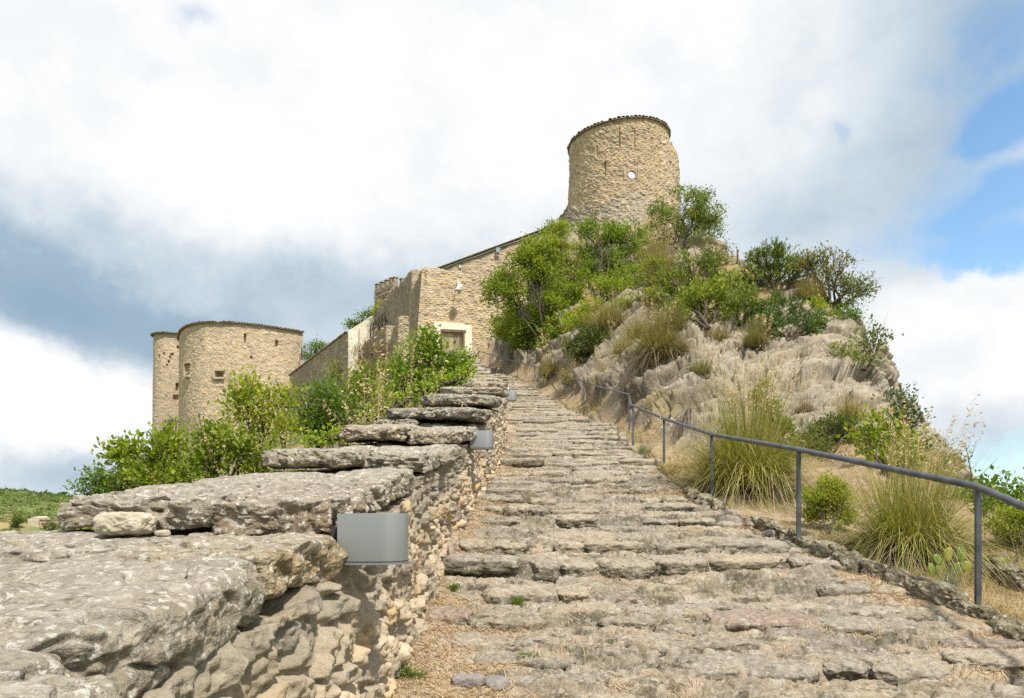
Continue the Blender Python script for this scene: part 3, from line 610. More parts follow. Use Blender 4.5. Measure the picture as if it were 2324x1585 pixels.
def wall_lamp(loc, label, pipe=False):
    root = empty('wall_lamp', loc, label, 'wall lamp', 'grey metal lamps fixed along the parapet wall')
    L, Wd, H, rc = .255, .20, .196, .085
    def outline(l, w, r, n=10):
        q = [(0, -w/2)]
        q += [(l-r+r*math.sin(a), -w/2+r-r*math.cos(a)) for a in np.linspace(0, math.pi/2, n)]
        q += [(l-r+r*math.cos(a), w/2-r+r*math.sin(a)) for a in np.linspace(0, math.pi/2, n)]
        return np.array(q+[(0, w/2)])
    def shell(o, zs, name, mat, caps=(False, False), th=0):
        n = len(o); V = np.concatenate([np.c_[o, np.full(n, z)] for z in zs]); f = [gridf(len(zs), n, wrap=True)]
        if caps[0]: f.append(np.array([list(range(n))[::-1]]))
        if caps[1]: f.append(np.array([[(len(zs)-1)*n+k for k in range(n)]]))
        return mesh(name, V, f, M[mat], None, root, smooth=False)
    o = outline(L, Wd, rc); oi = outline(L-.008, Wd-.016, rc-.006)
    n = len(o)
    V = np.concatenate([np.c_[q, np.full(n, z)] for q, z in ((oi, -H+.02), (oi, -H), (o, -H), (o, -H+.008), (o, -.004), (o*.995, 0), (oi, 0), (oi, -.03))])
    h = mesh('housing', V, gridf(8, n, wrap=True), M['lamp'], None, root, smooth=False)
    s = np.ones(len(h.data.polygons), bool); h.data.polygons.foreach_set('use_smooth', s); h.data.set_sharp_from_angle(angle=math.radians(40))
    o2 = outline(L+.0015, Wd+.003, rc+.0015); shell(o2, (-H+.010, -H+.014), 'trim_ring', 'lampdark')
    shell(oi, (-.034, -.03), 'top_lens', 'glass', (True, True)); shell(oi, (-H+.018, -H+.022), 'bottom_lens', 'glass', (True, True))
    V, f = box((-.03, 0, -H*.55), (.06, .09, .11)); mesh('wall_bracket', V, f, M['lampdark'], None, root, smooth=False)
    if pipe: V, f = tube([(.07, 0, -.02), (.07, 0, .10)], .032, 14); mesh('cable_pipe', V, f, M['lamp'], None, root)
    return root
wall_lamp((-.665, 2.95, -.026), 'large grey metal wall lamp fixed under the big overhanging slab, nearest on the parapet')
wall_lamp((-.46, 8.3, .835), 'grey metal wall lamp on the parapet, second one up the path')
wall_lamp((-.155, 16.3, 2.50), 'grey metal wall lamp with a short pipe on top, third one up the path', True)
wall_lamp((-1.05, 28.4, 5.22), 'far grey wall lamp peeping out behind the top of the parapet')
# ------------------------------------------------------------------ castle
M['plain_stone'] = plain_mat('dressed_stone', (.42, .345, .26), .9, 0, .15, 4, .3)
def wall(name, plan, zb, zt, parent, base, res=.05, cu=.42, cv=.15, s=1, depth=.05, thick=.6, batter=0., jag=.06, recess=(), holes=(), mat='castle', rakeL=0., lean=(0, 0), stone=(.45, .365, .25), var=.30, mort=(.56, .47, .34), purple=.02, grey_top=.25, prof=None, w=.05):
    """Masonry wall along plan (x, y points running left to right seen from outside), from zb up to zt(u). recess: (u0, u1, z0, z1, depth); holes: (u, z, radius) cut through."""
    plan = np.asarray(plan, float); L = np.r_[0, np.cumsum(np.linalg.norm(np.diff(plan, axis=0), axis=1))]
    nu = max(8, int(L[-1]/res)); u = np.linspace(0, L[-1], nu)
    px, py = np.interp(u, L, plan[:, 0]), np.interp(u, L, plan[:, 1])
    tx, ty = np.gradient(px), np.gradient(py); q = np.hypot(tx, ty); nx, ny = ty/q, -tx/q
    ztu = (np.array([zt(k) for k in u]) if callable(zt) else np.full(nu, float(zt)))+jag*fbm(u*2.2, s, 0, 3, s+11)+jag*.7*(hsh((u/.38).astype(int), np.zeros(nu, int), np.zeros(nu, int), s)-.5)
    H = ztu-zb; nv = max(8, int(H.max()/res)); t = np.linspace(0, 1, nv)[:, None]
    Z = zb+H[None]*t; Uu = np.repeat(u[None], nv, 0)
    h, c, e = rubble(Uu, Z, cu, cv, s, depth, mort, stone, var, purple, w, 3., .018, 2.5)
    off = h-batter*(Z-zb)+(prof(Z) if prof else 0)
    for u0, u1, z0, z1, dp in recess:
        m = (Uu > u0) & (Uu < u1) & (Z > z0) & (Z < z1); off = np.where(m, off-dp, off)
    keep = np.ones(Z.shape, bool)
    for uc, zc, r in holes: keep &= np.hypot(Uu-uc, Z-zc) > r
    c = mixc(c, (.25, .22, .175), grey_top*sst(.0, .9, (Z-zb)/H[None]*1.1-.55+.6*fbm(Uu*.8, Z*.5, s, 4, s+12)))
    c = c*(1+.10*fbm(Uu*.25, Z*.25, s, 3, s+13))[..., None]
    sh = rakeL*(1-Uu/L[-1])*t
    X = px+nx*off+sh*tx/q+lean[0]*u/L[-1]*t; Y = py+ny*off+sh*ty/q+lean[1]*u/L[-1]*t
    P = np.stack([X, Y, Z], -1)
    nn = np.stack([nx, ny, 0*nx], -1)[None]
    back = P[-1:]-nn*thick; bot = back.copy(); bot[..., 2] = zb
    P = np.concatenate([P, P[-1:]-nn*.02+[0, 0, .01], back, bot][:3 if holes else 4], 0); c = np.concatenate([c, c[-1:], c[-1:], c[-1:]][:3 if holes else 4], 0); keep = np.concatenate([keep, np.ones((2 if holes else 3, nu), bool)], 0)
    P = np.concatenate([P[:, :1]-nn[:, :1]*thick, P, P[:, -1:]-nn[:, -1:]*thick], 1); c = np.concatenate([c[:, :1], c, c[:, -1:]], 1); keep = np.concatenate([keep[:, :1], keep, keep[:, -1:]], 1)
    return grid_mesh(name, P, M[mat], np.clip(c, .02, .8), parent, base, keep)
def at_u(plan, px):
    """Distance along plan where it is seen in direction px."""
    plan = np.asarray(plan, float); L = np.r_[0, np.cumsum(np.linalg.norm(np.diff(plan, axis=0), axis=1))]
    return float(np.interp(px, CX+F*plan[:, 0]/plan[:, 1], L))
def pl_at(plan, u):
    plan = np.asarray(plan, float); L = np.r_[0, np.cumsum(np.linalg.norm(np.diff(plan, axis=0), axis=1))]
    x, y = np.interp(u, L, plan[:, 0]), np.interp(u, L, plan[:, 1]); x2, y2 = np.interp(u+.05, L, plan[:, 0]), np.interp(u+.05, L, plan[:, 1]); x1, y1 = np.interp(u-.05, L, plan[:, 0]), np.interp(u-.05, L, plan[:, 1])
    t = np.array([x2-x1, y2-y1]); t /= np.linalg.norm(t)+1e-9
    return np.array([x, y]), t, np.array([t[1], -t[0]]), L[-1]
def coping(plan, zt, parent, base, sp=.22, r=.105, ln=.55, out=.16, seed=1, mat='tile', miss=.0):
    rng = random.Random(seed); parts = []; L = pl_at(plan, 0)[3]; u = .05
    while u < L-.05:
        p, t, n, _ = pl_at(plan, u); z = zt(u) if callable(zt) else zt
        if rng.random() > miss:
            th = np.linspace(-.1, math.pi+.1, 8); k = rng.uniform(-.02, .02); rr = r*rng.uniform(.9, 1.12)
            for q0 in (0,):
                ring = lambda s_, zz: np.stack([p[0]+n[0]*s_+t[0]*rr*np.cos(th), p[1]+n[1]*s_+t[1]*rr*np.cos(th), zz+rr*np.sin(th)*.9+0*th], -1)
                o = out+rng.uniform(-.03, .03)
                a, b, c_ = ring(o, z+k), ring(o-ln, z+.09+k), ring(o, z+k-.0)
                ai = np.concatenate([a, b]); f = gridf(2, 8)
                inn = a.copy(); inn[:, 2] -= .022; inn[:, :2] += 0
                V = np.concatenate([a, b, inn]); f2 = np.stack([np.arange(7), np.arange(1, 8), 17+np.arange(7), 16+np.arange(7)], -1)
                parts.append((V, [f, f2]))
        V, f = box([*(p+n*(out-ln/2-.02)), z-.015], (sp*1.02, ln, .045), np.array([[t[0], -n[0]*-1, 0], [t[1], n[1], 0], [0, 0, 1]])); parts.append((V, f))
        u += sp*rng.uniform(.94, 1.06)
    V, f = joinm(parts); return mesh('tile_coping', V, f, M[mat], None, parent, base, smooth=False)
def bar(p, q, r, n=6): return tube([p, q], r, n)
# round keep on the summit: a half ruined shell, open at the back
def build_keep():
    cx, cy, r = 7.43, 52.2, 3.42
    root = empty('keep_tower', (cx, cy, 18.4), 'round ruined keep tower with tile rim and round opening, on the rock summit', 'tower'); b = np.array(root.location)
    arc = lambda a0, a1, rr, x=cx, y=cy, n=120: np.array([(x+rr*math.sin(q), y-rr*math.cos(q)) for q in np.radians(np.linspace(a0, a1, n))])
    plan = arc(-118, 118, r); A = lambda u: math.radians(-118)+u/r
    zt = lambda u: 25.24+.10*r*math.sin(A(u))+.05
    ua = lambda deg: math.radians(deg+118)*r
    hz, hu = 21.62, ua(6.2)
    rec = []
    for dg, y0, y1, w, dp in ((-7, 335, 290, .035, .2), (10, 345, 298, .03, .16), (-23, 396, 366, .05, .15), (-33, 352, 326, .05, .06), (8.5, 395, 370, .10, .04), (14, 385, 360, .10, .04), (-24.7, 400, 368, .11, .05)):
        rec.append((ua(dg)-w, ua(dg)+w, (CY-y0)/F*49, (CY-y1)/F*49, dp))
    wall('tower_wall', plan, 19.2, zt, root, b, .036, .36, .125, 11, .07, .55, 0, .03, rec, [(hu, hz, .30)], prof=lambda z: .16*sst(23.5, 19.6, z), stone=(.56, .45, .305), grey_top=.08)
    # dressed ring around the see-through opening
    p, t, n, _ = pl_at(plan, hu); th = np.linspace(0, 2*np.pi, 28, endpoint=False); parts = []
    rings = [(.23, .12), (.44, .10), (.46, .0), (.46, -.3)] ; V = []
    for rr, o in ((.34, -.3), (.25, -.1), (.25, .06), (.27, .075), (.33, .07), (.34, -.1)):
        V.append(np.stack([p[0]+t[0]*rr*np.cos(th)+n[0]*o, p[1]+t[1]*rr*np.cos(th)+n[1]*o, hz+rr*np.sin(th)+0*th], -1))
    V = np.array(V); grid_mesh('opening_surround', V, M['castle'], np.broadcast_to(np.array([.42, .33, .23]), V.shape), root, b, wrap=True)
    R = np.array([[t[0], -n[0], 0], [t[1], -n[1], 0], [0, 0, 1]])
    for sx, w, h_, zz in ((-.46, .22, .8, .0), (.47, .24, .95, .04)):
        V, f = rock_pts(14, 8, int(50+sx*9), w, .3, h_, .02)[:2]; V = V@R.T+np.array([*(p+t*sx-n*.06), hz+zz]); mesh('jamb_stone', V, f, M['castle'], np.broadcast_to(np.array([.44, .345, .24]), V.shape), root, b)
    # plinth and the outer skin on the right
    wall('plinth', arc(-100, 100, 4.52), 16.2, lambda u: 19.95+.35*math.sin(u*.9)+.1*math.sin(u*3), root, b, .045, .55, .13, 12, .10, .6, .19, .12, stone=(.44, .39, .31), grey_top=.30, w=.08)
    pl2 = arc(18, 150, 3.85, 8.02, 53.0)
    wall('outer_skin', pl2, 17, lambda u: 24.95-.95*float(sst(1.2, 4.6, u))-.12*u, root, b, .05, .5, .16, 13, .08, .6, .02, .15, stone=(.56, .46, .325), grey_top=.3)
    coping(plan, lambda u: zt(u)+.02, root, b, .26, .125, .6, .15, 5, miss=.04)
build_keep()
def build_gate():
    root = empty('gatehouse', (-3, 46, 8.2), 'tall battered stone gatehouse wall with a cream framed doorway at the top of the path', 'gatehouse'); b = np.array(root.location)
    plan = [(-5.93, 45), (.9, 46.5)]; zt = lambda u: 14.50-.10*u
    ux = lambda x: (x+5.93)*1.0238
    rec = [(ux(-5.35), ux(-5.05), 9.9, 10.25, .3), (ux(-2.15), ux(-1.9), 12.5, 12.65, .2)]
    dx0, dx1, dz = -4.32, -2.92, 10.72
    o = wall('front_wall', plan, 7.4, zt, root, b, .034, .36, .125, 21, .048, .04, 0, .09, rec+[(ux(dx0)-.02, ux(dx1)+.02, 7, dz+.04, 2.4)], rakeL=.53, stone=(.64, .525, .36), grey_top=.14, purple=.02, w=.07, var=.24)
    ang = math.atan2(1.5, 6.83); R = rotz(ang); pt = lambda x, o_=0: np.array([x, 45+(x+5.93)*.2196, 0])+np.array([math.sin(ang), -math.cos(ang), 0])*o_
    def bx(name, x0, x1, z0, z1, out, th, mat, sm=False):
        V, f = box(pt((x0+x1)/2, out-th/2)+[0, 0, (z0+z1)/2], ((x1-x0)*1.0238, th, z1-z0), R); return mesh(name, V, f, M[mat], None, root, b, smooth=sm)
    bx('plaster_surround', -4.70, dx0, 7.6, 11.12, .11, .35, 'plaster'); bx('plaster_surround', dx1, -2.46, 7.6, 11.06, .11, .35, 'plaster'); bx('plaster_surround', dx0, dx1, dz, 11.15, .107, .35, 'plaster')
    bx('door_lintel', dx0-.02, dx1+.1, dz-.14, dz+.02, .14, .3, 'wood'); bx('door_jamb', dx1-.10, dx1+.02, 7.6, dz-.14, .13, .3, 'wood'); bx('door_jamb', dx0-.02, dx0+.07, 7.6, dz-.14, .13, .3, 'wood')
    bx('passage_wall', dx0+.6, dx1-.35, 7.6, 10.4, -.7, .1, 'plaster'); bx('passage_pier', dx0+.52, dx0+.72, 7.6, 10.55, -.45, .15, 'plaster')
    V, f = box(pt(dx1-.16, -.42)+[0, 0, 9.05], (.06, .95, 2.9), rotz(ang-.12)); mesh('door', V, f, M['wood'], None, root, b, smooth=False)
    # receding side of the gatehouse, its shade put into a darker stone colour
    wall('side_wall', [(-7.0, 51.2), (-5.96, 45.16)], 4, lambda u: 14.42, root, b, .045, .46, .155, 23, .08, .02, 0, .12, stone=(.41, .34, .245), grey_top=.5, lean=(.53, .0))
    lamp = empty('gate_lamp', pt(-3.38, .1)+[0, 0, 13.35], 'white cone shaded lamp on a bent arm above the gatehouse doorway', 'wall lamp')
    n = np.array([math.sin(ang), -math.cos(ang), 0])
    V, f = tube([(0, 0, 0), n*.25+[0, 0, .16], n*.6+[0, 0, .12], n*.66+[0, 0, -.02]], .028, 8); mesh('arm', V, f, M['white'], None, lamp)
    V, f = box((.22, 0, .05), (.2, .14, .2), R); mesh('junction_box', V, f, M['white'], None, lamp, smooth=False)
    th = np.linspace(0, 2*np.pi, 20, endpoint=False)
    V = np.array([np.stack([n[0]*.66+r*np.cos(th), n[1]*.66+r*np.sin(th), 0*th+z], -1) for r, z in ((.05, 0), (.06, -.12), (.11, -.25), (.25, -.40), (.24, -.41), (.09, -.25))])
    grid_mesh('lamp_shade', V, M['white'], None, lamp, wrap=True)
    V, f = tube([(0, .02, 0), (.02, .03, .3), (.10, .03, .5)], .018, 6); mesh('cable', V, f, M['white'], None, lamp)
build_gate()
def build_hall():
    root = empty('castle_hall', (0, 54, 12), 'stone hall with a long sloping mono pitch roof edge behind the gatehouse', 'building'); b = np.array(root.location)
    z = lambda x: 17.22+(x+5.0)*.368
    wall('gable_wall', [(-5.3, 54), (3.4, 54)], 12, lambda u: z(u-5.3)-.08, root, b, .04, .38, .13, 31, .045, .6, 0, .02, [(4.35, 5.5, 16.35, 16.78, .5)], stone=(.58, .475, .335), grey_top=.04)
    d = np.array([1, 0, .368]); d /= np.linalg.norm(d); R = np.stack([d, [0, 1, 0], np.cross(d, [0, 1, 0])], 1)
    c = np.array([-.9, 56.75, z(-.9)+.05]); V, f = box(c, (9.4, 5.4, .10), R); mesh('roof', V, f, M['plain_stone'], None, root, b, smooth=False)
    parts = []
    for i in range(44):
        x = -5.4+i*.2; V, f = rock_pts(6, 5, 900+i, .24, .34, .07+.03*(i % 3 == 0), .012)[:2]; parts.append((V@R.T+np.array([x, 53.96, z(x)+.10]), f))
    V, f = joinm(parts); mesh('roof_edge_slabs', V, f, M['castle'], np.broadcast_to(np.array([.36, .31, .235]), V.shape), root, b)
    V, f = tube([(x, 53.9, z(x)-.08-.02*math.sin(x*2)) for x in np.linspace(-5.2, 2.7, 40)], .035, 6); mesh('gutter_cable', V, f, M['lamp'], None, root, b)
    V, f = box((-.38, 53.95, 16.86), (1.35, .2, .16)); mesh('window_lintel', V, f, M['wood'], None, root, b, smooth=False)
    V, f = tube([(-3.75, 53.75, 17.32), (-3.75, 53.75, 16.95)], .09, 12); mesh('spotlight', V, f, M['lamp'], None, root, b)
    V, f = box((-1.0, 53.78, 18.42), (.28, .16, .34)); mesh('junction_box', V, f, M['lamp'], None, root, b, smooth=False)
    V, f = tube([(-.95+.16*math.cos(q), 53.76, 18.15+.16*math.sin(q)) for q in np.linspace(0, 5.6, 16)], .022, 6); mesh('cable_loop', V, f, M['lamp'], None, root, b)
    r2 = tag(wall('ridge_wall', [(2.3, 54.2), (3.4, 53.6), (4.5, 52.6)], 13, lambda u: 19.8+.62*u, None, None, .05, .4, .13, 33, .1, .8, 0, .3, stone=(.33, .28, .20), grey_top=.5), 'ruined rubble wall climbing from the hall roof to the foot of the keep', 'wall')
build_hall()
def build_curtain():
    root = empty('curtain_wall', (-9, 58, 9), 'shaded curtain wall running back from the gatehouse with stepped lit returns', 'wall'); b = np.array(root.location)
    dk = dict(stone=(.38, .325, .245), grey_top=.45, depth=.09, jag=.14)  # shade of the long wall put into its darker stone tone
    wall('return_wall', [(-6.98, 52.0), (-4.9, 52.4)], 4, lambda u: 16.45-.08*u, root, b, .05, .46, .16, 41, .06, .6, 0, .1, stone=(.56, .46, .325))
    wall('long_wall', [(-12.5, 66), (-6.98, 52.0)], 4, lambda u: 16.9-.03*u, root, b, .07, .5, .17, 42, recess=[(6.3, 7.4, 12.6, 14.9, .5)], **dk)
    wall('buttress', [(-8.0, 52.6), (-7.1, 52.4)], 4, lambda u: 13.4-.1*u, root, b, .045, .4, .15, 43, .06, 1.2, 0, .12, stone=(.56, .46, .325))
    wall('buttress_side', [(-9.1, 54.9), (-8.0, 52.6)], 4, lambda u: 12.0+.5*u, root, b, .06, .4, .15, 44, .08, .5, 0, .2, stone=(.38, .32, .24))  # shaded flank: painted darker than the lit front of the buttress
    pw = empty('plastered_wall', (-12.9, 64, 10), 'cream plastered wall with a sloping top and damp stains between the curtain walls', 'wall'); pb = np.array(pw.location)
    zt = lambda u: 15.05+.62*u
    o = wall('plaster_face', [(-14.05, 64.2), (-11.75, 64.0)], 11.6, zt, pw, pb, .05, 1.4, 1.2, 45, .02, .5, 0, .02, stone=(.86, .77, .63), mort=(.82, .73, .59), var=.12, purple=0, grey_top=.18, mat='castle', w=.3)
    wall('stone_base', [(-14.05, 64.2), (-11.75, 64.0)], 6, lambda u: 11.6, pw, pb, .05, .6, .3, 46, .06, .55, 0, .05, stone=(.52, .44, .32))
    V, f = box((-12.95, 63.9, 13.9), (.07, .12, 3.3)); mesh('downpipe', V, f, M['plaster'], None, pw, pb, smooth=False)
    te = empty('terrace_wall', (-9.5, 57, 8), 'low terrace wall with a lit stone pier below the iron fence', 'wall'); tb = np.array(te.location)
    wall('pier_face', [(-9.46, 56), (-8.72, 55.9)], 4, lambda u: 13.5, te, tb, .045, .36, .15, 47, .06, .7, 0, .06, recess=[(.5, .72, 11.3, 11.75, .3)], stone=(.56, .46, .325))
    wall('side_face', [(-12.6, 63.4), (-9.46, 56)], 4, lambda u: 13.75-.02*u, te, tb, .06, .42, .15, 48, .09, .5, 0, .1, stone=(.37, .315, .24), grey_top=.45)  # face turned from the sun, its shade coloured into darker stone
    fe = empty('iron_fence', (-10.3, 58, 13.7), 'small dark iron fence with criss cross bars on the terrace wall', 'fence'); fb = np.array(fe.location)
    A, B = np.array([-11.55, 61.1, 13.72]), np.array([-9.5, 56.2, 13.55]); parts = []
    for z in (.05, 1.05):
        V, f = bar(A+[0, 0, z], B+[0, 0, z+(.5 if z > .5 else 0)*0], .03); mesh('fence_rail', V, f, M['iron'], None, fe, fb)
    for k in range(6):
        p = A+(B-A)*k/5; V, f = bar(p, p+[0, 0, 1.12+.35*(k == 5)], .042); mesh('fence_post', V, f, M['iron'], None, fe, fb)
    for k in range(5):
        p, q = A+(B-A)*k/5, A+(B-A)*(k+1)/5
        for a, c in ((.08, .55), (1.0, .5), (.5, .08), (.5, 1.0)): parts.append(bar(p+[0, 0, a], (p+q)/2+[0, 0, c], .018, 5) if a in (.08, 1.0) else bar((p+q)/2+[0, 0, a+.0], q+[0, 0, c], .018, 5))
    V, f = joinm(parts); mesh('fence_bars', V, f, M['iron'], None, fe, fb)
    ea = empty('boundary_wall', (-19, 72, 9), 'long sloping coped stone wall leading down from the plastered wall to the bastion', 'wall'); eb = np.array(ea.location)
    pl = [(-23.6, 79.5), (-14.05, 64.2)]; zt = lambda u: 13.95+.062*u
    wall('wall_face', pl, 4, zt, ea, eb, .07, .46, .17, 49, .085, .5, 0, .05, stone=(.42, .355, .26), grey_top=.4)
    coping(pl, lambda u: zt(u)+.02, ea, eb, .5, .09, .75, .14, 9)
build_curtain()
def build_bastion():
    pts = np.array([at(q[0], 0, q[1])[:2] for q in ((470, 92), (430, 89), (408, 86), (405.5, 83.5), (412, 80.5), (432, 78.4), (470, 77.3), (520, 77.3), (580, 78.3), (640, 80), (696, 82))])
    L = np.r_[0, np.cumsum(np.linalg.norm(np.diff(pts, axis=0), axis=1))]; u = np.linspace(0, L[-1], 140)
    plan = np.c_[pchip(L, pts[:, 0])(u), pchip(L, pts[:, 1])(u)]; plan = plan[:-2]
    root = empty('curved_bastion', (-31, 80, 6), 'large curved pale stone bastion with tiled rim and few dark openings', 'bastion'); b = np.array(root.location)
    vis = np.argmax(CX+F*plan[:, 0]/plan[:, 1] < 405.6) ; vis = int(np.argmin(CX+F*plan[:, 0]/plan[:, 1]))
    pv = plan[vis:]; u0 = L.searchsorted(0); off = np.r_[0, np.cumsum(np.linalg.norm(np.diff(plan, axis=0), axis=1))][vis]
    rec = []
    for px, py, w, h, dp in ((557, 766, .13, .40, .6), (557, 776, .07, .18, .25), (629, 779, .17, .33, .6), (425, 839, .36, .62, .7), (497, 849, .36, .32, .7), (417, 870, .15, .15, .5), (423, 881, .2, .15, .5), (571, 810, .12, .1, .3)):
        uu = at_u(pv, px)+off; p = pl_at(plan, uu)[0]; z = (CY-py)/F*p[1]; rec.append((uu-w, uu+w, z-h, z+h, dp))
    zt = lambda k: 19.0
    wall('bastion_wall', plan, 2.5, zt, root, b, .05, .42, .145, 51, .048, .7, .006, .04, rec, stone=(.56, .46, .325), grey_top=.06)
    coping(plan, 19.03, root, b, .29, .14, .7, .16, 7, miss=.02)
    for px, py, w, h in ((497, 849, .36, .32), (425, 839, .36, .62)):
        uu = at_u(pv, px)+off; p, t, n, _ = pl_at(plan, uu); z = (CY-py)/F*p[1]; R = np.array([[t[0], -n[0], 0], [t[1], -n[1], 0], [0, 0, 1]])
        V1 = box([*(p+n*.05), z+h+.12], (2*w+.5, .3, .24), R); V2 = box([*(p+n*.05), z-h-.1], (2*w+.4, .3, .2), R); V3 = box([*(p+n*.05-t*(w+.16)), z], (.3, .3, 2*h-.01), R)
        V, f = joinm([V1, V2, V3]); mesh('window_surround', V, f, M['plain_stone'], None, root, b, smooth=False)
    p, t, n, _ = pl_at(plan, at_u(pv, 688)+off); fl = empty('floodlight', (*(p+n*.3), 17.05), 'grey floodlight on the upper right end of the curved bastion', 'floodlight')
    R = np.array([[t[0], -n[0], 0], [t[1], -n[1], 0], [0, 0, 1]])
    V, f = box((0, 0, 0), (.75, .3, .4), R); mesh('housing', V, f, M['lamp'], None, fl, smooth=False); V, f = tube([(0, 0, .1), (-.5*t[0], -.5*t[1], .1), (-.6*t[0], -.6*t[1], -3)], .03, 6); mesh('cable', V, f, M['lamp'], None, fl)
    # round tower behind
    cx, cy, r = -43.0, 95, 2.45
    root = empty('round_tower', (cx, cy, 5), 'slim round stone tower with small putlog holes, behind the curved bastion', 'tower'); b = np.array(root.location)
    plan = np.array([(cx+r*math.sin(q), cy-r*math.cos(q)) for q in np.radians(np.linspace(-150, 120, 90))])
    rec = []
    va = np.radians(np.linspace(-150, 120, 90)); pxs = CX+F*plan[:, 0]/plan[:, 1]; k0 = int(np.argmin(pxs)); off = (va[k0]-va[0])*r
    for px, py, w, h in ((369.6, 803.7, .14, .16), (389.8, 804, .18, .14), (385, 810, .13, .13), (382, 820.5, .13, .13), (377, 829, .12, .12), (358, 808, .12, .14), (403.6, 878, .22, .5), (400, 901, .35, .3), (407, 786, .25, .2)):
        uu = at_u(plan[k0:], px)+off; z = (CY-py)/F*(cy-2.1); rec.append((uu-w, uu+w, z-h, z+h, .6))
    wall('tower_wall', plan, 3, lambda u: 21.5, root, b, .055, .42, .145, 53, .048, .6, .012, .03, rec, stone=(.53, .44, .32), grey_top=.06)
    coping(plan, 21.53, root, b, .3, .14, .7, .15, 8)
build_bastion()
def build_cren():
    root = empty('crenellated_tower', (-11.5, 72, 14), 'small square tower with battlements and rows of pigeon holes, above the curtain wall', 'tower'); b = np.array(root.location)
    A, B, D = (-13.35, 72.6), (-11.12, 70.0), (-8.6, 71.6)
    zt = 20.95
    for nm, pl in (('left_face', [A, B]), ('right_face', [B, D])):
        L = math.dist(*pl); rec = []
        for r_ in range(4):
            for k in range(int(L/.42)):
                u = .3+k*.42+.1*(r_ % 2); z = 20.45-r_*.42
                if u < L-.2 and not (nm == 'left_face' and r_ in (2, 3) and 1.5 < u < 2.2): rec.append((u-.075, u+.075, z-.09, z+.09, .35))
        if nm == 'left_face': rec.append((1.62, 2.08, 19.1, 19.85, .4))
        wall(nm, pl, 12, lambda u: zt, root, b, .045, .34, .14, 61 if nm[0] == 'l' else 62, .045, .4, 0, .02, rec, stone=(.37, .315, .235), grey_top=.3)
        n = 4 if nm[0] == 'l' else 4
        for k in range(n):
            p, t, nn, _ = pl_at(pl, (k+.42)*L/n); R = np.array([[t[0], -nn[0], 0], [t[1], -nn[1], 0], [0, 0, 1]])
            V, f = rock_pts(12, 9, 70+k, .42, .42, .55, .012)[:2]; V2, f2 = box((0, 0, .29), (.52, .52, .08))
            V, f = joinm([(V, f), (V2, f2)]); V = V@R.T+np.array([*(p-nn*.2), zt+.25])
            mesh('merlon', V, f, M['castle'], np.broadcast_to(np.array([.34, .29, .22]), V.shape), root, b, smooth=False)
        p, t, nn, _ = pl_at(pl, L/2); R = np.array([[t[0], -nn[0], 0], [t[1], -nn[1], 0], [0, 0, 1]])
        V, f = box([*(p+nn*.05), 18.45], (L+.12, .2, .12), R); mesh('string_course', V, f, M['tile'], None, root, b, smooth=False)
build_cren()
# ------------------------------------------------------------------ plants
def unit(v): return v/(np.linalg.norm(v, axis=-1, keepdims=True)+1e-9)
def leaf_quads(p, ax, nr, L, Wd, fold=.12):
    """One folded diamond leaf per row."""
    ax = unit(ax); b = unit(np.cross(nr, ax)); n = np.cross(ax, b); L = L[:, None]; Wd = Wd[:, None]
    mid = p+ax*L*.45
    V = np.stack([p, mid+b*Wd*.5+n*Wd*fold, p+ax*L, mid-b*Wd*.5+n*Wd*fold], 1)
    i = np.arange(len(p))*4
    return V.reshape(-1, 3), np.stack([i, i+1, i+2, i+3], -1)
KINDS = {  # leaf length, width/length, leaves per clump, clump radius, upward bias, outward bias, colours, material
    'broad': dict(L=.115, w=.62, n=78, rc=.30, up=.25, out=.5, cols=((.165, .24, .024), (.24, .31, .038), (.095, .16, .018)), mat='leaf'),
    'bright': dict(L=.10, w=.55, n=70, rc=.27, up=.3, out=.5, cols=((.23, .30, .03), (.30, .35, .048), (.14, .21, .022)), mat='leaf'),
    'dark': dict(L=.085, w=.62, n=90, rc=.26, up=.2, out=.4, cols=((.09, .17, .026), (.14, .22, .036), (.06, .12, .022)), mat='leaf'),
    'juniper': dict(L=.15, w=.20, n=130, rc=.27, up=.35, out=1.1, cols=((.165, .195, .035), (.23, .25, .05), (.10, .13, .028)), mat='needle'),
    'gold': dict(L=.14, w=.20, n=130, rc=.25, up=.35, out=1.1, cols=((.22, .25, .03), (.29, .30, .045), (.13, .165, .025)), mat='needle'),
    'open': dict(L=.10, w=.55, n=26, rc=.26, up=.3, out=.6, cols=((.12, .17, .045), (.17, .21, .07), (.08, .125, .03)), mat='leaf'),
    'scrub': dict(L=.10, w=.13, n=90, rc=.2, up=.9, out=.8, cols=((.20, .155, .085), (.145, .135, .05), (.14, .095, .06)), mat='straw'),
    'spurge': dict(L=.032, w=.46, n=120, rc=.075, up=.5, out=.6, cols=((.23, .29, .035), (.30, .35, .05), (.15, .20, .03)), mat='leaf'),
    'vine': dict(L=.085, w=.85, n=22, rc=.2, up=.5, out=.3, cols=((.20, .30, .035), (.28, .38, .05), (.12, .21, .025)), mat='leaf'),
}
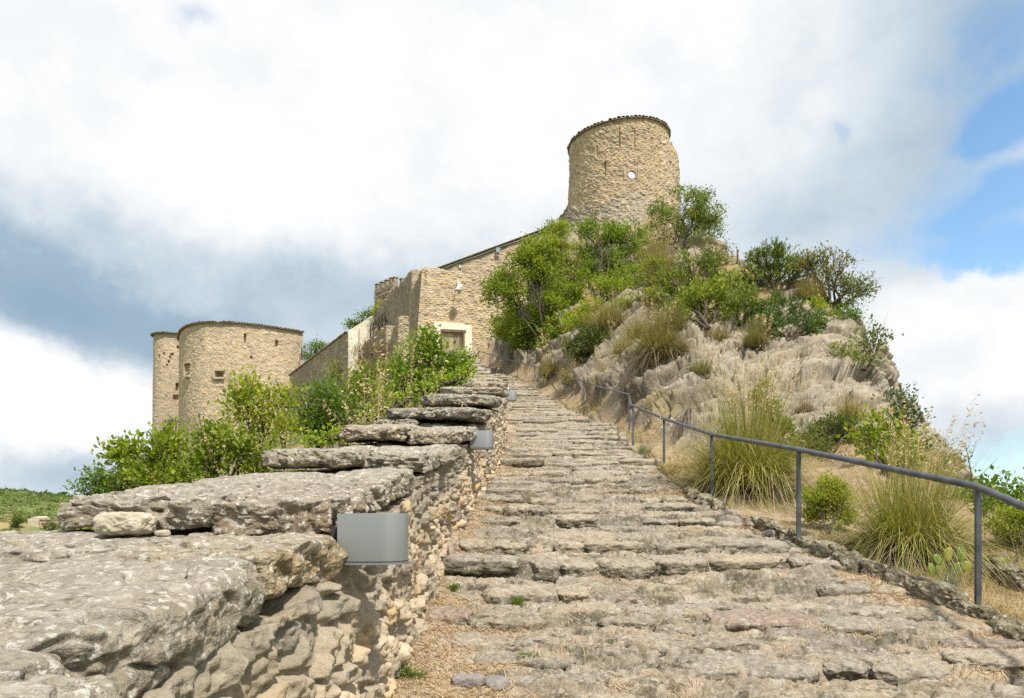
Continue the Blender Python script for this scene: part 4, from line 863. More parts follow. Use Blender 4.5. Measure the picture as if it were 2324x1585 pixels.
def plant(name, label, cat, base, lobes, kind, seed, dens=1., size=1., group=None, cols=None, stems=True, red=0., trunk_r=.05, cl=1., bare=0., leafk=1.):
    """lobes: (centre, radii) in world metres. Trunk and limbs run from the base to every clump of leaves."""
    K = KINDS[kind]; rng = np.random.default_rng(seed); base = np.asarray(base, float)
    root = empty(name, base, label, cat, group); LP, LA, LN, LL, LC = [], [], [], [], []; tubes = []
    cc = np.array(cols or K['cols']); rc = K['rc']*size*cl
    allc = np.mean([np.asarray(q[0]) for q in lobes], 0)
    for ci, (c, r) in enumerate(lobes):
        c = np.asarray(c, float); r = np.broadcast_to(np.asarray(r, float), (3,))
        k = max(3, int(dens*2.1*(np.prod(r)**(2/3))/(rc*rc)+2))
        dv = unit(rng.normal(size=(k, 3))); rad = .40+.62*rng.random(k)**.6
        cen = c+dv*rad[:, None]*r
        cen = cen[cen[:, 2] > base[2]-.3]
        if stems:
            a = base+rng.normal(size=3)*[trunk_r, trunk_r, 0]*1.5; m1 = a*.55+c*.45+rng.normal(size=3)*.08*np.linalg.norm(c-a); m1[2] += .03*np.linalg.norm(c-a)
            hub = c*.9+base*.1+rng.normal(size=3)*r*.15
            t = np.linspace(0, 1, 7)[:, None]; P = (1-t)**2*a+2*t*(1-t)*m1+t*t*hub; P[1:-1] += rng.normal(size=(5, 3))*.025*np.linalg.norm(c-a)
            R0 = trunk_r*size*(.7+.5*rng.random()); tubes.append(tube(P, np.linspace(R0, R0*.42, 7), 6, False))
            for q in cen[:: max(1, int(len(cen)/26))]:
                s = P[rng.integers(3, 7)]; t = np.linspace(0, 1, 5)[:, None]; mm = (s+q)/2+rng.normal(size=3)*.10*np.linalg.norm(q-s)
                B = (1-t)**2*s+2*t*(1-t)*mm+t*t*q; tubes.append(tube(B, np.linspace(R0*.34, R0*.10, 5), 4, False))
                if bare or kind == 'open':
                    for _ in range(4):
                        e = q+rng.normal(size=3)*rc*.9; s2 = B[rng.integers(2, 5)]; tubes.append(tube([s2, (s2+e)/2+rng.normal(size=3)*.02, e], [R0*.13, R0*.1, R0*.05], 3, False))
        for q in cen:
            n = int(K['n']*(.45+1.1*rng.random())/(leafk**1.6))
            if rng.random() < bare: continue
            o = rng.normal(size=(n, 3))*rc*np.array([.55, .55, .42])
            od = unit(q-(c*.6+allc*.2+base*.2)); 
            ax = unit(rng.normal(size=(n, 3))*.75+od*K['out']+unit(o)*.5+np.array([0, 0, K['up']]))
            if kind in ('juniper', 'gold'):        # sprays of needles along short twigs
                tw = unit(rng.normal(size=(max(1, n//9), 3))*.6+od+[0, 0, .25]); w = rng.integers(0, len(tw), n); s_ = rng.random(n)
                o = (rng.normal(size=(len(tw), 3))*rc*.42)[w]+tw[w]*s_[:, None]*rc*1.05; ax = unit(tw[w]+rng.normal(size=(n, 3))*.42)
            LP.append(q+o); LA.append(ax); LN.append(unit(rng.normal(size=(n, 3))*.7+[0, 0, 1]+od*.4)); LL.append(K['L']*size*leafk*(.6+.75*rng.random(n)))
            m = np.clip(rng.normal(.5, .28)+rng.normal(size=n)*.22, 0, 1)
            col = np.where((m < .5)[:, None], cc[2]+(cc[0]-cc[2])*(m*2)[:, None], cc[0]+(cc[1]-cc[0])*(m*2-1)[:, None])*(.85+.3*rng.random((n, 1)))
            if red:
                k2 = rng.random(n) < red*(1.6 if q[2] > allc[2] else .5); col[k2] = np.array([.26, .10, .085])*(.7+.6*rng.random((k2.sum(), 1)))
            col = col*(np.array([1.0, 1.08, 1.]) if K['mat'] == 'needle' else np.array([1.12, 1., 1.])); yl = rng.random(n) < .02; col[yl] = (.36, .28, .04); LC.append(col)
    p = np.concatenate(LP); L = np.concatenate(LL)
    V, f = leaf_quads(p, np.concatenate(LA), np.concatenate(LN), L, L*K['w'])
    mesh('crown' if cat == 'tree' else 'foliage', V, f, M[K['mat']], np.repeat(np.concatenate(LC), 4, 0), root, base, smooth=False)
    if tubes:
        V, f = joinm(tubes); mesh('trunk' if cat == 'tree' else 'stems', V, f, M['bark'], None, root, base)
    return root
def px_lobes(d, lobes, seed=0, deep=.8):
    rng = np.random.default_rng(seed+500); out = []
    for q in lobes:
        px, py, rx = q[:3]; ry = q[3] if len(q) > 3 else rx*.85; s = d/F
        c = at(px, py, d+rng.normal()*rx*s*.35); out.append((c, (rx*s, rx*s*deep, ry*s)))
    return out
_cm = np.maximum.accumulate(HILL['P'][..., 2]/HILL['P'][..., 1], 0)
def hit(px, py):
    """Depth at which the view direction (px, py) first meets the hill, or None."""
    j = int(np.clip(np.searchsorted(HILL['u'], (px-CX)/F), 0, len(HILL['u'])-1)); v = (CY-py)/F
    i = int(np.searchsorted(_cm[:, j], v)); 
    return None if i >= len(HILL['d'])-1 else float(HILL['P'][i, j, 1])
def hb(px, py, d, up=-.05):
    h = hit(px, py); return at(px, py, d if h is None or h > d+6 else h)+[0, 0, up]
def ptree(name, label, cat, bx, by, d, lobes, kind, seed, hill=None, **k):
    hill = d > 16 and bx > 1130 or bx > 1400 if hill is None else hill
    if not hill:
        b = at(bx, by, d)
        if bx < 1130 and (d < 25 or cat == 'tree') and kind != 'vine': b[2] = min(b[2], float(left_z(np.array([b[0]]), np.array([b[1]]))[0])-.05)
        return plant(name, label, cat, b, px_lobes(d, lobes, seed), kind, seed, **k)
    b = hb(bx, by, d); out = []; rng = np.random.default_rng(seed+500)
    for q in lobes:
        px, py, rx = q[:3]; ry = q[3] if len(q) > 3 else rx*.85
        hs = [h for h in (hit(px, py), hit(px, py+ry*.5), hit(px-rx*.5, py), hit(px+rx*.5, py)) if h]
        dd = b[1]+rng.normal()*rx*d/F*.3
        r = rx*dd/F
        if hs: dd = min(max(min(hs), b[1]-.35*r)-.30*r, b[1]+2.5*r)
        s = dd/F; out.append((at(px, py, dd), (rx*s, rx*s*.75, ry*s)))
    return plant(name, label, cat, b, out, kind, seed, **k)
def ribbon(P, Wd, up=None):
    """P (n,m,3) centre lines, Wd (n,m) widths -> quads"""
    n, m = P.shape[:2]; T = np.gradient(P, axis=1); s = unit(np.cross(T, np.array([0, 0, 1.])+1e-3)); 
    V = np.stack([P-s*Wd[..., None]/2, P+s*Wd[..., None]/2], 2).reshape(-1, 3)
    i = np.arange(n)[:, None]*2*m+2*np.arange(m-1)[None]; i = i.ravel()
    return V, np.stack([i, i+1, i+3, i+2], -1)
def blades(rng, base, n, h, spread, r0, droop=.9, w=.008, m=6, lean=(0, 0), hv=.35):
    """Arching grass blades rooted in a disc of radius r0."""
    a = rng.random(n)*2*np.pi; q = np.sqrt(rng.random(n)); root = base+np.stack([np.cos(a)*q*r0, np.sin(a)*q*r0, 0*a], -1)
    a2 = a+rng.normal(size=n)*1.0; L = h*(1-hv+hv*1.6*rng.random(n)); til = spread*(q*.6+.75*rng.random(n)**1.5)
    d0 = unit(np.stack([np.cos(a2)*til+lean[0], np.sin(a2)*til+lean[1], 1+0*a], -1)); hz = np.stack([np.cos(a2)+lean[0], np.sin(a2)+lean[1], 0*a], -1)
    t = np.linspace(0, 1, m)[None, :, None]; dr = (droop*(.4+.9*rng.random(n)))[:, None, None]*til[:, None, None]
    P = root[:, None]+L[:, None, None]*(d0[:, None]*t+hz[:, None]*.35*dr*t**2-np.array([0, 0, 1.])*.55*dr*t**2.6)
    bk = rng.random(n) < .16; P[bk, 3:] -= (np.linspace(.12, .55, m-3)[None, :, None]*np.array([0, 0, 1.])*L[bk, None, None]) if m > 3 else 0
    P[:, 1:] += np.cumsum(rng.normal(size=(n, m-1, 3))*h*.012, 1)
    Wd = w*(1-.88*np.linspace(0, 1, m)[None]**1.6)*(.7+.6*rng.random((n, 1)))
    return P, Wd
def grass_clump(name, label, base, h, spread, r0, n, seed, cols, w=.008, droop=.9, stalks=0, sh=1.6, slean=(.1, 0), group=None, cat='grass clump', skirt=0, swide=1., head=.36, spike=.03):
    rng = np.random.default_rng(seed); base = np.asarray(base, float); root = empty(name, base, label, cat, group)
    P, Wd = blades(rng, base, n, h, spread, r0, droop, w); V, f = ribbon(P, Wd)
    cc = np.array(cols); c = cc[rng.integers(0, len(cc), n)]*(.75+.5*rng.random((n, 1)))
    mesh('blades', V, f, M['grass'], np.repeat(c, P.shape[1]*2, 0), root, base, smooth=False)
    n2 = n//3; P, Wd = blades(rng, base, n2, h*1.3, spread*.42, r0*.8, .5, w*.9); V, f = ribbon(P, Wd); c = cc[rng.integers(0, len(cc), n2)]*(.75+.5*rng.random((n2, 1)))
    mesh('upright_blades', V, f, M['grass'], np.repeat(c, P.shape[1]*2, 0), root, base, smooth=False)
    if skirt:
        P, Wd = blades(rng, base+[0, 0, .02], skirt, h*.8, spread*1.7, r0*.9, 1.7, w*.8); V, f = ribbon(P, Wd); c = np.array([(.36, .30, .19), (.30, .25, .17), (.24, .21, .17)])[rng.integers(0, 3, skirt)]*(.8+.4*rng.random((skirt, 1)))
        mesh('dry_skirt', V, f, M['straw'], np.repeat(c, P.shape[1]*2, 0), root, base, smooth=False)
    if stalks: add_stalks(root, base, rng, stalks, sh, r0, slean, swide, head, spike)
    return root
def add_stalks(root, base, rng, n, sh, r0, lean, swide=1., head=.36, spike=.03, loc=None, name='seed_stalks'):
    P, Wd = blades(rng, base, n, sh,   .28*swide, r0*.7, .45, .0085, 10, lean, .22); V, f = ribbon(P, Wd)
    P2, W2 = P+[.0, .0025, 0], Wd; V2, f2 = ribbon(P2[:, :, [0, 1, 2]], W2)
    c = np.repeat(np.array([(.42, .33, .17)])*(.7+.5*rng.random((n, 1))), 20, 0)
    k = int(34*head/.36); ps, ax = [], []
    for i in range(n):
        t = 1-head*rng.random(k)**1.1; j = np.clip(t*9, 0, 8.999); a = np.floor(j).astype(int); fr = (j-a)[:, None]
        q = P[i][a]*(1-fr)+P[i][a+1]*fr; tg = unit(P[i][a+1]-P[i][a]); sd = unit(rng.normal(size=(k, 3))+np.array([lean[0]+.4, lean[1], 0])*2.)
        o = sd*(rng.random((k, 1))*spike*.75*(1.15-t[:, None]+.3)/.5); ps.append(q+o); ax.append(tg*.8+sd*.5-np.array([0, 0, .55]))
    ps = np.concatenate(ps); ax = np.concatenate(ax); m = len(ps); L = spike*(.9+.8*rng.random(m))
    V3, f3 = leaf_quads(ps, ax, rng.normal(size=(m, 3)), L, L*.36)
    cs = np.array([(.50, .385, .22), (.56, .45, .28), (.40, .28, .16)])[rng.integers(0, 3, m)]*(.85+.3*rng.random((m, 1)))
    V, f = joinm([(V, f), (V3, f3)])
    return mesh(name, V, f, M['straw'], np.concatenate([c, np.repeat(cs, 4, 0)]), root, base, smooth=False)
GREEN = ((.22, .25, .04), (.29, .295, .055), (.16, .195, .035), (.40, .34, .12), (.13, .15, .035), (.47, .37, .18))
DRY = ((.34, .265, .12), (.26, .22, .08), (.40, .32, .17), (.19, .18, .06))
# --- hill top trees and bushes (depth from the surface they stand on)
G1 = 'bright green bushes below the keep'
ptree('bushy_tree', 'large bright green bushy tree on the slope beside the gatehouse doorway', 'tree', 1245, 790, 39, [(1150, 660, 52), (1125, 650, 30), (1165, 720, 55, 50), (1230, 650, 60), (1220, 590, 50), (1270, 700, 62), (1215, 745, 60, 45), (1280, 745, 48), (1150, 740, 38), (1230, 560, 40), (1300, 660, 40), (1190, 610, 40), (1255, 775, 45, 22), (1190, 775, 40, 22), (1300, 765, 25, 30)], 'broad', 1, dens=1.67, trunk_r=.055, size=1.15)
ptree('bushy_tree', 'yellow green tree growing against the left foot of the keep', 'tree', 1280, 640, 44.5, [(1262, 535, 30, 34), (1235, 565, 40), (1290, 580, 45), (1250, 610, 48), (1310, 620, 45), (1275, 515, 16, 22), (1200, 590, 26)], 'bright', 2, dens=1.52, trunk_r=.05, size=1.1)
ptree('bushy_tree', 'rounded green tree in front of the middle of the keep', 'tree', 1385, 660, 44, [(1350, 525, 42, 26), (1395, 530, 45, 28), (1430, 545, 42, 36), (1360, 580, 48), (1420, 600, 50), (1345, 630, 40), (1395, 640, 42, 34), (1440, 630, 35)], 'broad', 3, dens=1.45, trunk_r=.05, size=1.1, cols=((.145, .235, .025), (.21, .30, .038), (.085, .155, .02)))
ptree('bushy_tree', 'low leafy tree with dark stems between the two larger trees under the keep', 'tree', 1360, 705, 39.5, [(1330, 650, 38), (1385, 660, 40), (1430, 665, 34), (1350, 690, 30, 20), (1415, 700, 28, 16)], 'broad', 4, dens=1.23, trunk_r=.07)
ptree('fig_tree', 'airy grey green tree on the right shoulder of the keep', 'tree', 1545, 575, 45.5, [(1510, 480, 38), (1550, 470, 45, 40), (1600, 470, 40, 42), (1575, 510, 50, 40), (1530, 525, 40, 30), (1615, 520, 26, 36), (1500, 520, 30), (1585, 440, 26, 20)], 'dark', 5, dens=1.09, trunk_r=.05, size=1.3, cols=((.13, .19, .04), (.19, .24, .06), (.08, .13, .028)))
ptree('leafy_shrub', 'thin green shrub spilling down the ridge right of the keep', 'shrub', 1625, 600, 42, [(1610, 560, 28, 30), (1640, 575, 24, 30), (1590, 545, 24), (1655, 600, 16, 26)], 'open', 6, dens=1.4, trunk_r=.05, size=1.1)
ptree('juniper_bush', 'grey green juniper below the ridge, tallest on the upper ledge', 'shrub', 1575, 690, 32, [(1535, 640, 36), (1580, 605, 40, 32), (1610, 620, 40, 34), (1560, 660, 40, 34), (1610, 660, 36, 28), (1630, 640, 24), (1520, 680, 26, 18)], 'juniper', 7, dens=1.45, trunk_r=.07, cl=1.1)
ptree('juniper_bush', 'golden green juniper on the edge above the rock face', 'shrub', 1600, 742, 24.6, [(1575, 690, 34), (1610, 675, 34, 28), (1630, 705, 28), (1590, 715, 34, 24), (1560, 715, 20)], 'gold', 8, dens=1.74, trunk_r=.06)
ptree('juniper_bush', 'small upright juniper between the golden juniper and the wide one', 'shrub', 1687, 738, 23.6, [(1685, 685, 24, 24), (1675, 712, 24, 20), (1702, 710, 20, 22), (1690, 670, 14)], 'juniper', 9, dens=1.74, trunk_r=.05)
ptree('juniper_bush', 'broad dark juniper on the skyline of the rocky hill', 'shrub', 1755, 668, 28.2, [(1705, 620, 30, 30), (1740, 600, 36, 30), (1780, 595, 36, 28), (1815, 620, 30, 30), (1760, 630, 44, 28), (1720, 645, 30, 20), (1800, 645, 26, 18)], 'juniper', 10, dens=1.74, trunk_r=.07, cols=((.14, .175, .034), (.2, .22, .046), (.085, .12, .026)))
ptree('juniper_bush', 'spreading juniper draped over the rock step on the right', 'shrub', 1790, 772, 21.4, [(1750, 715, 30, 22), (1785, 720, 36, 26), (1820, 735, 28, 20), (1765, 750, 30, 16), (1735, 735, 22, 18), (1810, 755, 24, 14), (1850, 735, 18, 12)], 'juniper', 11, dens=1.67, trunk_r=.05, cols=((.09, .14, .042), (.14, .19, .055), (.05, .09, .028)))
ptree('smoke_tree', 'open branched tree with reddish tips leaning out on the hill skyline', 'tree', 1890, 695, 26.4, [(1835, 590, 34, 24), (1875, 580, 34, 22), (1915, 605, 34, 26), (1945, 640, 34, 30), (1920, 660, 40, 26), (1880, 630, 40, 30), (1955, 665, 24, 20), (1930, 690, 30, 14)], 'open', 12, dens=1.6, red=.10, trunk_r=.06, size=.92)
ptree('leafy_shrub', 'small dark shrub jutting from the crag below the reddish tree', 'shrub', 1905, 722, 23.3, [(1915, 705, 24, 9), (1938, 712, 16, 7), (1895, 712, 14, 9)], 'dark', 13, dens=1.89, trunk_r=.03, size=.8)
ptree('leafy_shrub', 'slender sparse shrub growing out of the right edge of the cliff', 'shrub', 1955, 835, 19.2, [(1965, 765, 22, 24), (1990, 765, 22, 22), (1975, 795, 26, 24), (2000, 775, 14), (1965, 820, 16, 14)], 'open', 14, dens=1.8, trunk_r=.035, size=.85)
ptree('leafy_shrub', 'low yellow green shrub just above the handrail at the bend of the path', 'shrub', 1335, 835, 30.2, [(1310, 790, 28, 22), (1345, 775, 32, 22), (1370, 780, 20), (1330, 808, 32, 18)], 'juniper', 15, dens=1.89, trunk_r=.04, cols=((.12, .135, .035), (.175, .185, .05), (.07, .085, .025)))
ptree('leafy_shrub', 'bright green sprawling shrub on the slope between the trees and the grass stalks', 'shrub', 1440, 715, 36, [(1440, 680, 26, 20), (1470, 670, 24, 18), (1410, 690, 22, 12)], 'bright', 16, dens=1.30, trunk_r=.04, size=.9)
ptree('leafy_shrub', 'small fresh green herb on the path to the ridge beside the metal stake', 'shrub', 1672, 640, 31, [(1665, 625, 14, 10), (1690, 632, 12, 9), (1650, 640, 12, 8)], 'bright', 17, dens=1.45, trunk_r=.02, size=.8)
ptree('leafy_shrub', 'dense mound of green leaves under the reddish skyline tree', 'shrub', 1885, 722, 24.4, [(1868, 702, 16, 9), (1890, 712, 16, 9), (1850, 690, 14, 9)], 'bright', 18, dens=1.45, trunk_r=.02, size=.8)
ptree('leafy_shrub', 'tuft of leafy shoots below the cliff edge at the right', 'shrub', 1930, 820, 19.0, [(1925, 800, 20, 12), (1945, 815, 18, 12), (1905, 795, 14, 8)], 'bright', 19, dens=1.45, trunk_r=.02, size=.7, cols=((.14, .19, .04), (.2, .24, .06), (.09, .13, .03)))
ptree('leafy_shrub', 'green undergrowth filling the slope below the bushy trees', 'shrub', 1400, 730, 36, [(1350, 700, 30, 20), (1320, 720, 26, 20), (1380, 715, 30, 16), (1300, 745, 22, 18)], 'bright', 28, dens=1.2, trunk_r=.03)
ptree('leafy_shrub', 'pale green shrub between the tall yellow stalks and the grey green juniper', 'shrub', 1505, 690, 34, [(1490, 640, 26, 24), (1515, 665, 26, 20), (1480, 600, 24, 26), (1465, 640, 22, 26)], 'bright', 29, dens=1.1, trunk_r=.03, cols=((.17, .21, .045), (.24, .27, .06), (.11, .15, .03)))
ptree('leafy_shrub', 'low green shrub left of the broad skyline juniper', 'shrub', 1660, 690, 29, [(1650, 650, 22, 14), (1680, 660, 22, 14), (1665, 680, 26, 12)], 'juniper', 30, dens=1.5, trunk_r=.03)
ptree('juniper_bush', 'dark low juniper creeping along the top of the rock face', 'shrub', 1545, 735, 24, [(1535, 715, 26, 18), (1515, 725, 20, 14), (1560, 728, 22, 12)], 'juniper', 33, dens=1.4, trunk_r=.03)
ptree('leafy_shrub', 'green bush in front of the plinth, under the airy tree', 'shrub', 1480, 560, 46, [(1465, 540, 26, 24), (1495, 555, 24, 20), (1450, 570, 22, 22), (1510, 575, 24, 18)], 'bright', 34, dens=1.2, trunk_r=.04)
for q in ((1300, 870, 29, 'above the middle of the far handrail'), (1380, 870, 25.5, 'just above the far handrail, left of the bend'), (1420, 800, 27, 'on the slabs left of the arching olive grass'), (1340, 745, 34, 'below the dark stemmed low tree'), (1450, 760, 27.5, 'between the bedded slabs and the golden juniper')):
    grass_clump('dry_tuft', 'loose straw coloured tuft '+q[3], hb(q[0], q[1], q[2]), .75, 1.1, .4, 520, int(q[0]), DRY, .012, 1.1, 5, 1.3, (-.1, 0), spike=.045, group='dry tufts on the rocky hill')
# --- right side, near the rail
ptree('leafy_shrub', 'green feathery shrub rising out of the big grass clump by the railing', 'shrub', 1745, 1100, 9.9, [(1735, 925, 28, 60), (1765, 960, 24, 50), (1720, 990, 26, 40), (1785, 1010, 20, 40), (1750, 1050, 30, 40)], 'spurge', 20, dens=1.6, trunk_r=.012, size=1.3, cols=((.13, .205, .03), (.19, .27, .04), (.08, .14, .025)))
ptree('spurge_bush', 'yellow green spurge bush between the two tall grass clumps', 'shrub', 1880, 1215, 8.0, [(1850, 1130, 32, 30), (1890, 1115, 34, 30), (1920, 1140, 26, 28), (1870, 1160, 40, 28), (1900, 1175, 30, 20)], 'spurge', 21, dens=1.7, trunk_r=.008, size=1.05)
ptree('spurge_bush', 'yellow green spurge bush outside the railing at the right edge', 'shrub', 2310, 1275, 6.6, [(2285, 1190, 34, 34), (2325, 1180, 34, 34), (2360, 1190, 40, 40), (2300, 1225, 40, 30), (2345, 1235, 36, 30)], 'spurge', 22, dens=1.7, trunk_r=.008, size=1.0)
ptree('leafy_shrub', 'tangled green herbs at the foot of the rock face', 'shrub', 1880, 1040, 12.2, [(1850, 985, 26, 36), (1890, 970, 30, 34), (1930, 985, 24, 30), (1870, 1015, 34, 22), (1830, 1000, 18, 24)], 'spurge', 23, dens=1.6, trunk_r=.012, size=1.9, cols=((.09, .125, .035), (.13, .165, .045), (.06, .085, .025)))
ptree('leafy_shrub', 'broad leaved green shrub behind the second grass clump', 'shrub', 2010, 1085, 11.0, [(1960, 975, 36, 34), (2010, 960, 40, 30), (2040, 1000, 36, 36), (1975, 1020, 36, 30), (2030, 1045, 34, 26), (2070, 1060, 26, 24)], 'broad', 24, dens=.9, trunk_r=.025, size=.72)
ptree('dark_shrub', 'dark green conifer like shrub on the shoulder right of the rock face', 'shrub', 2055, 1030, 12.6, [(2040, 905, 20, 22), (2060, 930, 28, 26), (2075, 965, 26, 24), (2045, 960, 28, 28), (2060, 1000, 30, 22), (2080, 1010, 18, 12)], 'dark', 25, dens=1.1, trunk_r=.03, size=.6, cols=((.035, .085, .035), (.06, .12, .045), (.022, .055, .025)))
ptree('leafy_shrub', 'pale leaved sprig against the sky above the railing', 'shrub', 2150, 1105, 9.4, [(2145, 1045, 18, 16), (2170, 1055, 16, 16), (2160, 1080, 20, 14), (2130, 1070, 14, 14)], 'open', 26, dens=1.6, trunk_r=.012, size=.42, cols=((.17, .21, .06), (.24, .28, .10), (.1, .14, .04)))
ptree('dark_shrub', 'dark low bushes on the slope beyond the railing at the right edge', 'shrub', 2260, 1170, 13, [(2215, 1125, 34, 22), (2260, 1120, 40, 22), (2310, 1128, 40, 22), (2240, 1150, 50, 18), (2350, 1140, 50, 26)], 'dark', 27, dens=1.0, trunk_r=.03, size=.8)
gz = lambda px, py, d, up=0: np.array([*at(px, py, d)[:2], float(hill_z(np.array([(px-CX)/F*d]), np.array([d]))[0])+up])
grass_clump('tall_grass', 'big green feathery grass clump with tall straw seed heads, left one beside the railing', gz(1700, 1140, 9.9), 1.2, 1.0, .30, 2300, 31, GREEN, .0085, 1.25, 46, 1.85, (.04, 0), skirt=250)
grass_clump('tall_grass', 'big straw and green grass clump with tall seed heads nearest the railing corner', gz(2065, 1280, 6.9), .86, 1.05, .24, 1900, 32, GREEN[:4]+((.30, .25, .12),), .007, 1.3, 44, 1.36, (.10, 0), skirt=600, spike=.024)
grass_clump('tall_grass', 'loose green grass tuft growing around the handrail post', gz(1640, 1135, 9.7), .85, .7, .12, 420, 33, GREEN, .008, .9, 0, skirt=60)
grass_clump('tall_grass', 'arching olive grass clump on top of the bedded rock slabs', hb(1497, 815, 23.6), 1.15, 1.0, .35, 1300, 34, ((.16, .15, .05), (.22, .19, .07), (.28, .22, .10)), .014, 1.2, 14, 1.6, (-.05, 0), skirt=200, spike=.05)
grass_clump('tall_grass', 'tall yellow grass stalks standing below the foot of the keep', hb(1497, 640, 39), 1.7, .55, .5, 700, 35, ((.24, .22, .07), (.32, .26, .11)), .02, .8, 16, 3.2, (-.02, 0), spike=.06, head=.36)
grass_clump('tall_grass', 'yellow grass patch on the slope under the bushy trees', hb(1385, 745, 33.5), 1.1, .8, .5, 600, 36, DRY, .018, 1.0, 12, 1.9, (-.35, 0), spike=.07)
grass_clump('tall_grass', 'tan grass tuft between the yellow shrub and the rail', hb(1255, 855, 32), 1.0, .9, .4, 500, 37, ((.2, .18, .06), (.3, .24, .1)), .016, 1.1, 8, 2.2, (.0, 0), spike=.06)
grass_clump('tall_grass', 'brown grass tuft on the skyline beside the broad juniper', hb(1845, 690, 25.5), .95, .6, .3, 700, 38, DRY, .014, .8, 8, 1.5, (.25, 0), spike=.05)
grass_clump('tall_grass', 'green grass tuft in the notch above the rock face', hb(1715, 785, 20.6), .62, .7, .22, 600, 39, ((.17, .17, .05), (.26, .22, .09)), .011, 1., 12, .85, (.1, 0), spike=.045)
grass_clump('tall_grass', 'small grass tuft on the rock edge left of the golden juniper', hb(1528, 745, 23.5), .7, .8, .25, 500, 40, ((.15, .16, .045), (.22, .2, .08)), .012, 1., 0)
grass_clump('tall_grass', 'blue grey grass tuft on the kerb beside the corner post', gz(2150, 1375, 5.5, .02), .17, .8, .05, 160, 41, ((.20, .23, .15), (.26, .28, .19)), .004, .9)
grass_clump('tall_grass', 'blue grey grass tuft at the foot of the sixth post', hb(1460, 1035, 15.2), .32, .8, .12, 200, 42, ((.20, .23, .13), (.26, .27, .17)), .008, .9)
for k, (px, py, d, h) in enumerate([(1480, 830, 21.5, .5), (1590, 845, 19.6, .45), (1630, 770, 20.8, .5), (1545, 800, 21.2, .4), (1900, 985, 14.6, .35), (1930, 945, 16, .4), (1830, 935, 16.2, .3), (1480, 690, 30, .7), (1640, 665, 29, .6), (1665, 690, 26, .5), (1760, 690, 24.5, .5), (1560, 640, 34, .8)]):
    b = hb(px, py, d)
    grass_clump('dry_tuft', ['purple brown dry tuft', 'grey green dry tuft', 'straw coloured dry tuft'][k % 3]+' '+['above the bedded slabs', 'in the middle of the rock face', 'on the lip of the rock face', 'beside the arching olive grass', 'low on the right of the rock face', 'near the right shoulder of the rock face', 'in a crack right of centre on the rock face', 'on the slope below the yellow stalks', 'on the slope above the golden juniper', 'beside the small upright juniper', 'under the broad skyline juniper', 'left of the grey green juniper'][k], b, h, .9, h*.45, 420, 50+k, [((.26, .18, .14), (.32, .24, .19)), ((.20, .20, .08), (.28, .25, .13)), DRY][k % 3], .009, .9, group='dry tufts on the rocky hill')
def prickly_pear(base, pads, label, seed):
    rng = np.random.default_rng(seed); root = empty('prickly_pear', base, label, 'cactus'); 
    th = np.linspace(0, 2*np.pi, 14, endpoint=False)
    for dx, dz, r, yaw, tilt in pads:
        V = []; r *= .78; dx *= .8; dz *= .8
        for s_, o in ((.05, -.5), (.7, -.45), (.95, -.25), (1, 0), (.95, .25), (.7, .45), (.05, .5)):
            V.append(np.stack([r*.72*s_*np.sin(th), o*.015+0*th, r+r*s_*np.cos(th)*1.0], -1))
        V = np.array(V).reshape(-1, 3); R = rotz(yaw)@np.array([[math.cos(tilt), 0, math.sin(tilt)], [0, 1, 0], [-math.sin(tilt), 0, math.cos(tilt)]])
        V = V@R.T+np.array([dx, rng.normal()*.02, dz]); c = np.array((.15, .21, .045) if rng.random() < .6 else (.24, .24, .045))*(.85+.3*rng.random())
        mesh('pad', V, gridf(7, 14, wrap=True), M['cactus'], np.broadcast_to(c, V.shape), root)
    return root
prickly_pear(gz(2140, 1315, 6.1), [(0, -.02, .10, .3, -.2), (.09, 0, .085, -.4, .4), (-.10, -.01, .09, .6, -.5), (.04, .15, .08, .2, .2), (.18, .0, .09, -.2, .3), (.20, .14, .09, .4, -.1), (-.04, .13, .06, 0, -.5)], 'yellow green prickly pear pads at the foot of the near grass clump', 1)
prickly_pear(gz(1895, 1215, 7.8), [(0, 0, .06, .2, .1), (.03, .09, .05, -.3, .4), (-.05, .02, .05, .5, -.3)], 'small prickly pear under the spurge bush', 2)
prickly_pear(gz(1895, 1160, 8.5, .25), [(0, 0, .07, .2, -.3), (.06, .05, .06, -.3, .4), (-.05, .08, .055, .5, -.2), (.02, .12, .05, 0, .1)], 'prickly pear pads sticking up behind the spurge bush', 3)
prickly_pear(gz(2270, 1275, 6.4), [(0, 0, .06, .2, .1), (.05, .03, .05, -.3, .4)], 'small prickly pear beside the right hand spurge bush', 4)
def bare_twig():
    b = gz(2215, 1150, 8.2); root = empty('dead_sapling', b, 'bare dark dead sapling against the sky beyond the railing corner', 'sapling'); rng = np.random.default_rng(9)
    top = at(2190, 1005, 8.2)-b; P = np.array([top*t+[.02*math.sin(3*t), 0, 0] for t in np.linspace(0, 1, 8)]); parts = [tube(P, np.linspace(.011, .003, 8), 5)]
    for k, (t, dx, dz) in enumerate(((.45, -.16, .14), (.5, .30, .26), (.62, -.15, .16), (.75, .10, .24), (.82, -.12, .10), (.9, .05, .14))):
        s = top*t; e = s+[dx, 0, dz]; parts.append(tube([s, (s+e)/2-[0, 0, .03], e], [.004, .003, .0015], 4))
    V, f = joinm(parts); mesh('twigs', V, f, M['bark'], None, root)
bare_twig()
p = hb(1673, 600, 34.5); V, f = tube([p-[0, 0, .3], p+[.02, 0, .78]], .04, 8); o = mesh('metal_stake', V-p, f, M['iron'], None); o.location = p.tolist(); tag(o, 'thin dark stake standing on the ridge against the sky', 'stake')
